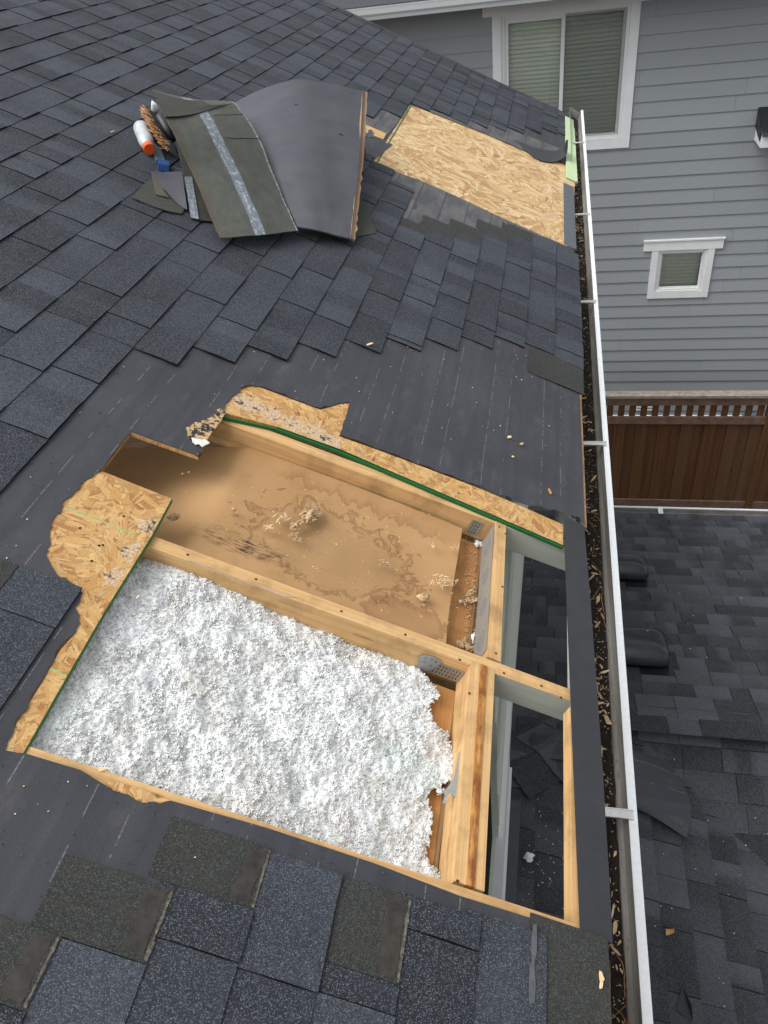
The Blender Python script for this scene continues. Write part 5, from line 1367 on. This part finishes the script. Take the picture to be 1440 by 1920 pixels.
# torn board end hanging over the back of the hole
m = MB(); m.prism(lambda u, v, w: R(u, v, w), jag(A_((372, 836), (352, 825), (348, 805), (362, 797), (392, 788), (412, 770), (422, 776), (412, 796), (394, 818), (386, 832)), .012, .004), .006, .010)
m.build('torn_felt_end', M['torn'], house)
m = MB(); m.prism(R, A_((358, 826), (366, 828), (376, 830), (384, 830), (392, 836), (384, 840), (378, 843), (372, 838), (366, 839), (360, 834)), .009, .0125); m.build('white_flake', M['white_scrap'], house)
fluff('tar_lump', atR(372, 852, .003), .009, 'membrane', 'small dark lump at the corner of the torn felt', 'lump', seed=31, amp=.3)
# nails and bits on the felt, shingles and insulation
def nailhead(px, py, w, label):
    m = MB(); c = atR(px, py, w); m.tube([c, c + NRM * .0008, c + NRM * .0012], [.0045, .0045, .0036], 10); return tag(m.build('roofing_nail', M['galv']), label, 'nail')
nailhead(295, 1697, .008, 'galvanised roofing nail in the middle greenish shingle at bottom left')
nailhead(85, 1786, .008, 'galvanised roofing nail in the lowest greenish shingle at bottom left')
bits = {'felt_crumbs': (MB(), 'membrane', 'black roofing crumbs scattered over felt and shingles'), 'pale_crumbs': (MB(), 'white_scrap', 'tiny white crumbs scattered over felt and shingles'), 'straw_crumbs': (MB(), 'chip', 'straw coloured splinters scattered over felt and shingles')}
rs = random.Random(41); kk = list(bits)
for i in range(330):
    if i < 190: px, py = rs.uniform(430, 1080), rs.uniform(650, 950)
    elif i < 270: px, py = rs.uniform(0, 420), rs.uniform(680, 1050)
    elif i < 330: px, py = rs.uniform(0, 760), rs.uniform(1440, 1640)
    elif i < 380: px, py = rs.uniform(690, 1050), rs.uniform(340, 450)
    else: px, py = rs.uniform(0, 1140), rs.uniform(100, 1910)
    u, v = at(px, py)
    if inpoly(u, v, torn) or inpoly(u, v, far_open) or u > .88: continue
    d = abs(v) + .6; nm = rs.choices(kk, (.68, .16, .16))[0]; s = rs.uniform(.0009, .0024) * (1 + .14 * d)
    chip(bits[nm][0], R(u, v, .0065 if i < 330 else .013), s * 1.6, s, s * .5, rs.uniform(0, 6), rs.uniform(-.4, .4), None, rs)
for nm, (m, mt, lb) in bits.items(): tag(m.build(nm, M[mt]), lb, 'crumbs', kind='stuff')
def one_chip(px, py, w, L, wd, rot, label, mat='chip', name='wood_chip'):
    m = MB(); chip(m, atR(px, py, w), L, wd, .003, rot, .1, None, random.Random(int(px))); return tag(m.build(name, M[mat]), label, 'wood chip')
one_chip(955, 820, .007, .016, .016, .4, 'rounded tan chip on the felt near the gutter', 'chip')
one_chip(978, 833, .007, .016, .012, 1.2, 'brown crumb on the felt just right of the tan chip', 'rot')
one_chip(962, 857, .007, .012, .008, 2.0, 'small orange chip on the felt below the tan chip')
one_chip(1031, 922, .007, .034, .008, -.3, 'long brown sliver on the felt above the open eave', 'woodfibre')
one_chip(693, 646, .014, .03, .011, 1.1, 'orange sliver on the last shingle row above the felt')
one_chip(1128, 1832, .012, .020, .009, -.2, 'orange sliver on the greenish shingle at the bottom right eave')
one_chip(1127, 1848, .012, .014, .006, .2, 'smaller orange sliver below the other on the greenish shingle')
one_chip(178, 1443, -.012, .05, .010, 1.5, 'thin splinter lying on the white fibre near the board corner')
one_chip(259, 1120, -.02, .014, .006, .2, 'yellow seed-like flake on the white fibre near the middle rafter')
one_chip(793, 1354, -.09, .02, .008, .3, 'orange chip on the white fibre near the top plate')
one_chip(212, 247, .016, .02, .016, .3, 'tan crumb on the shingles left of the bottle', 'rot')
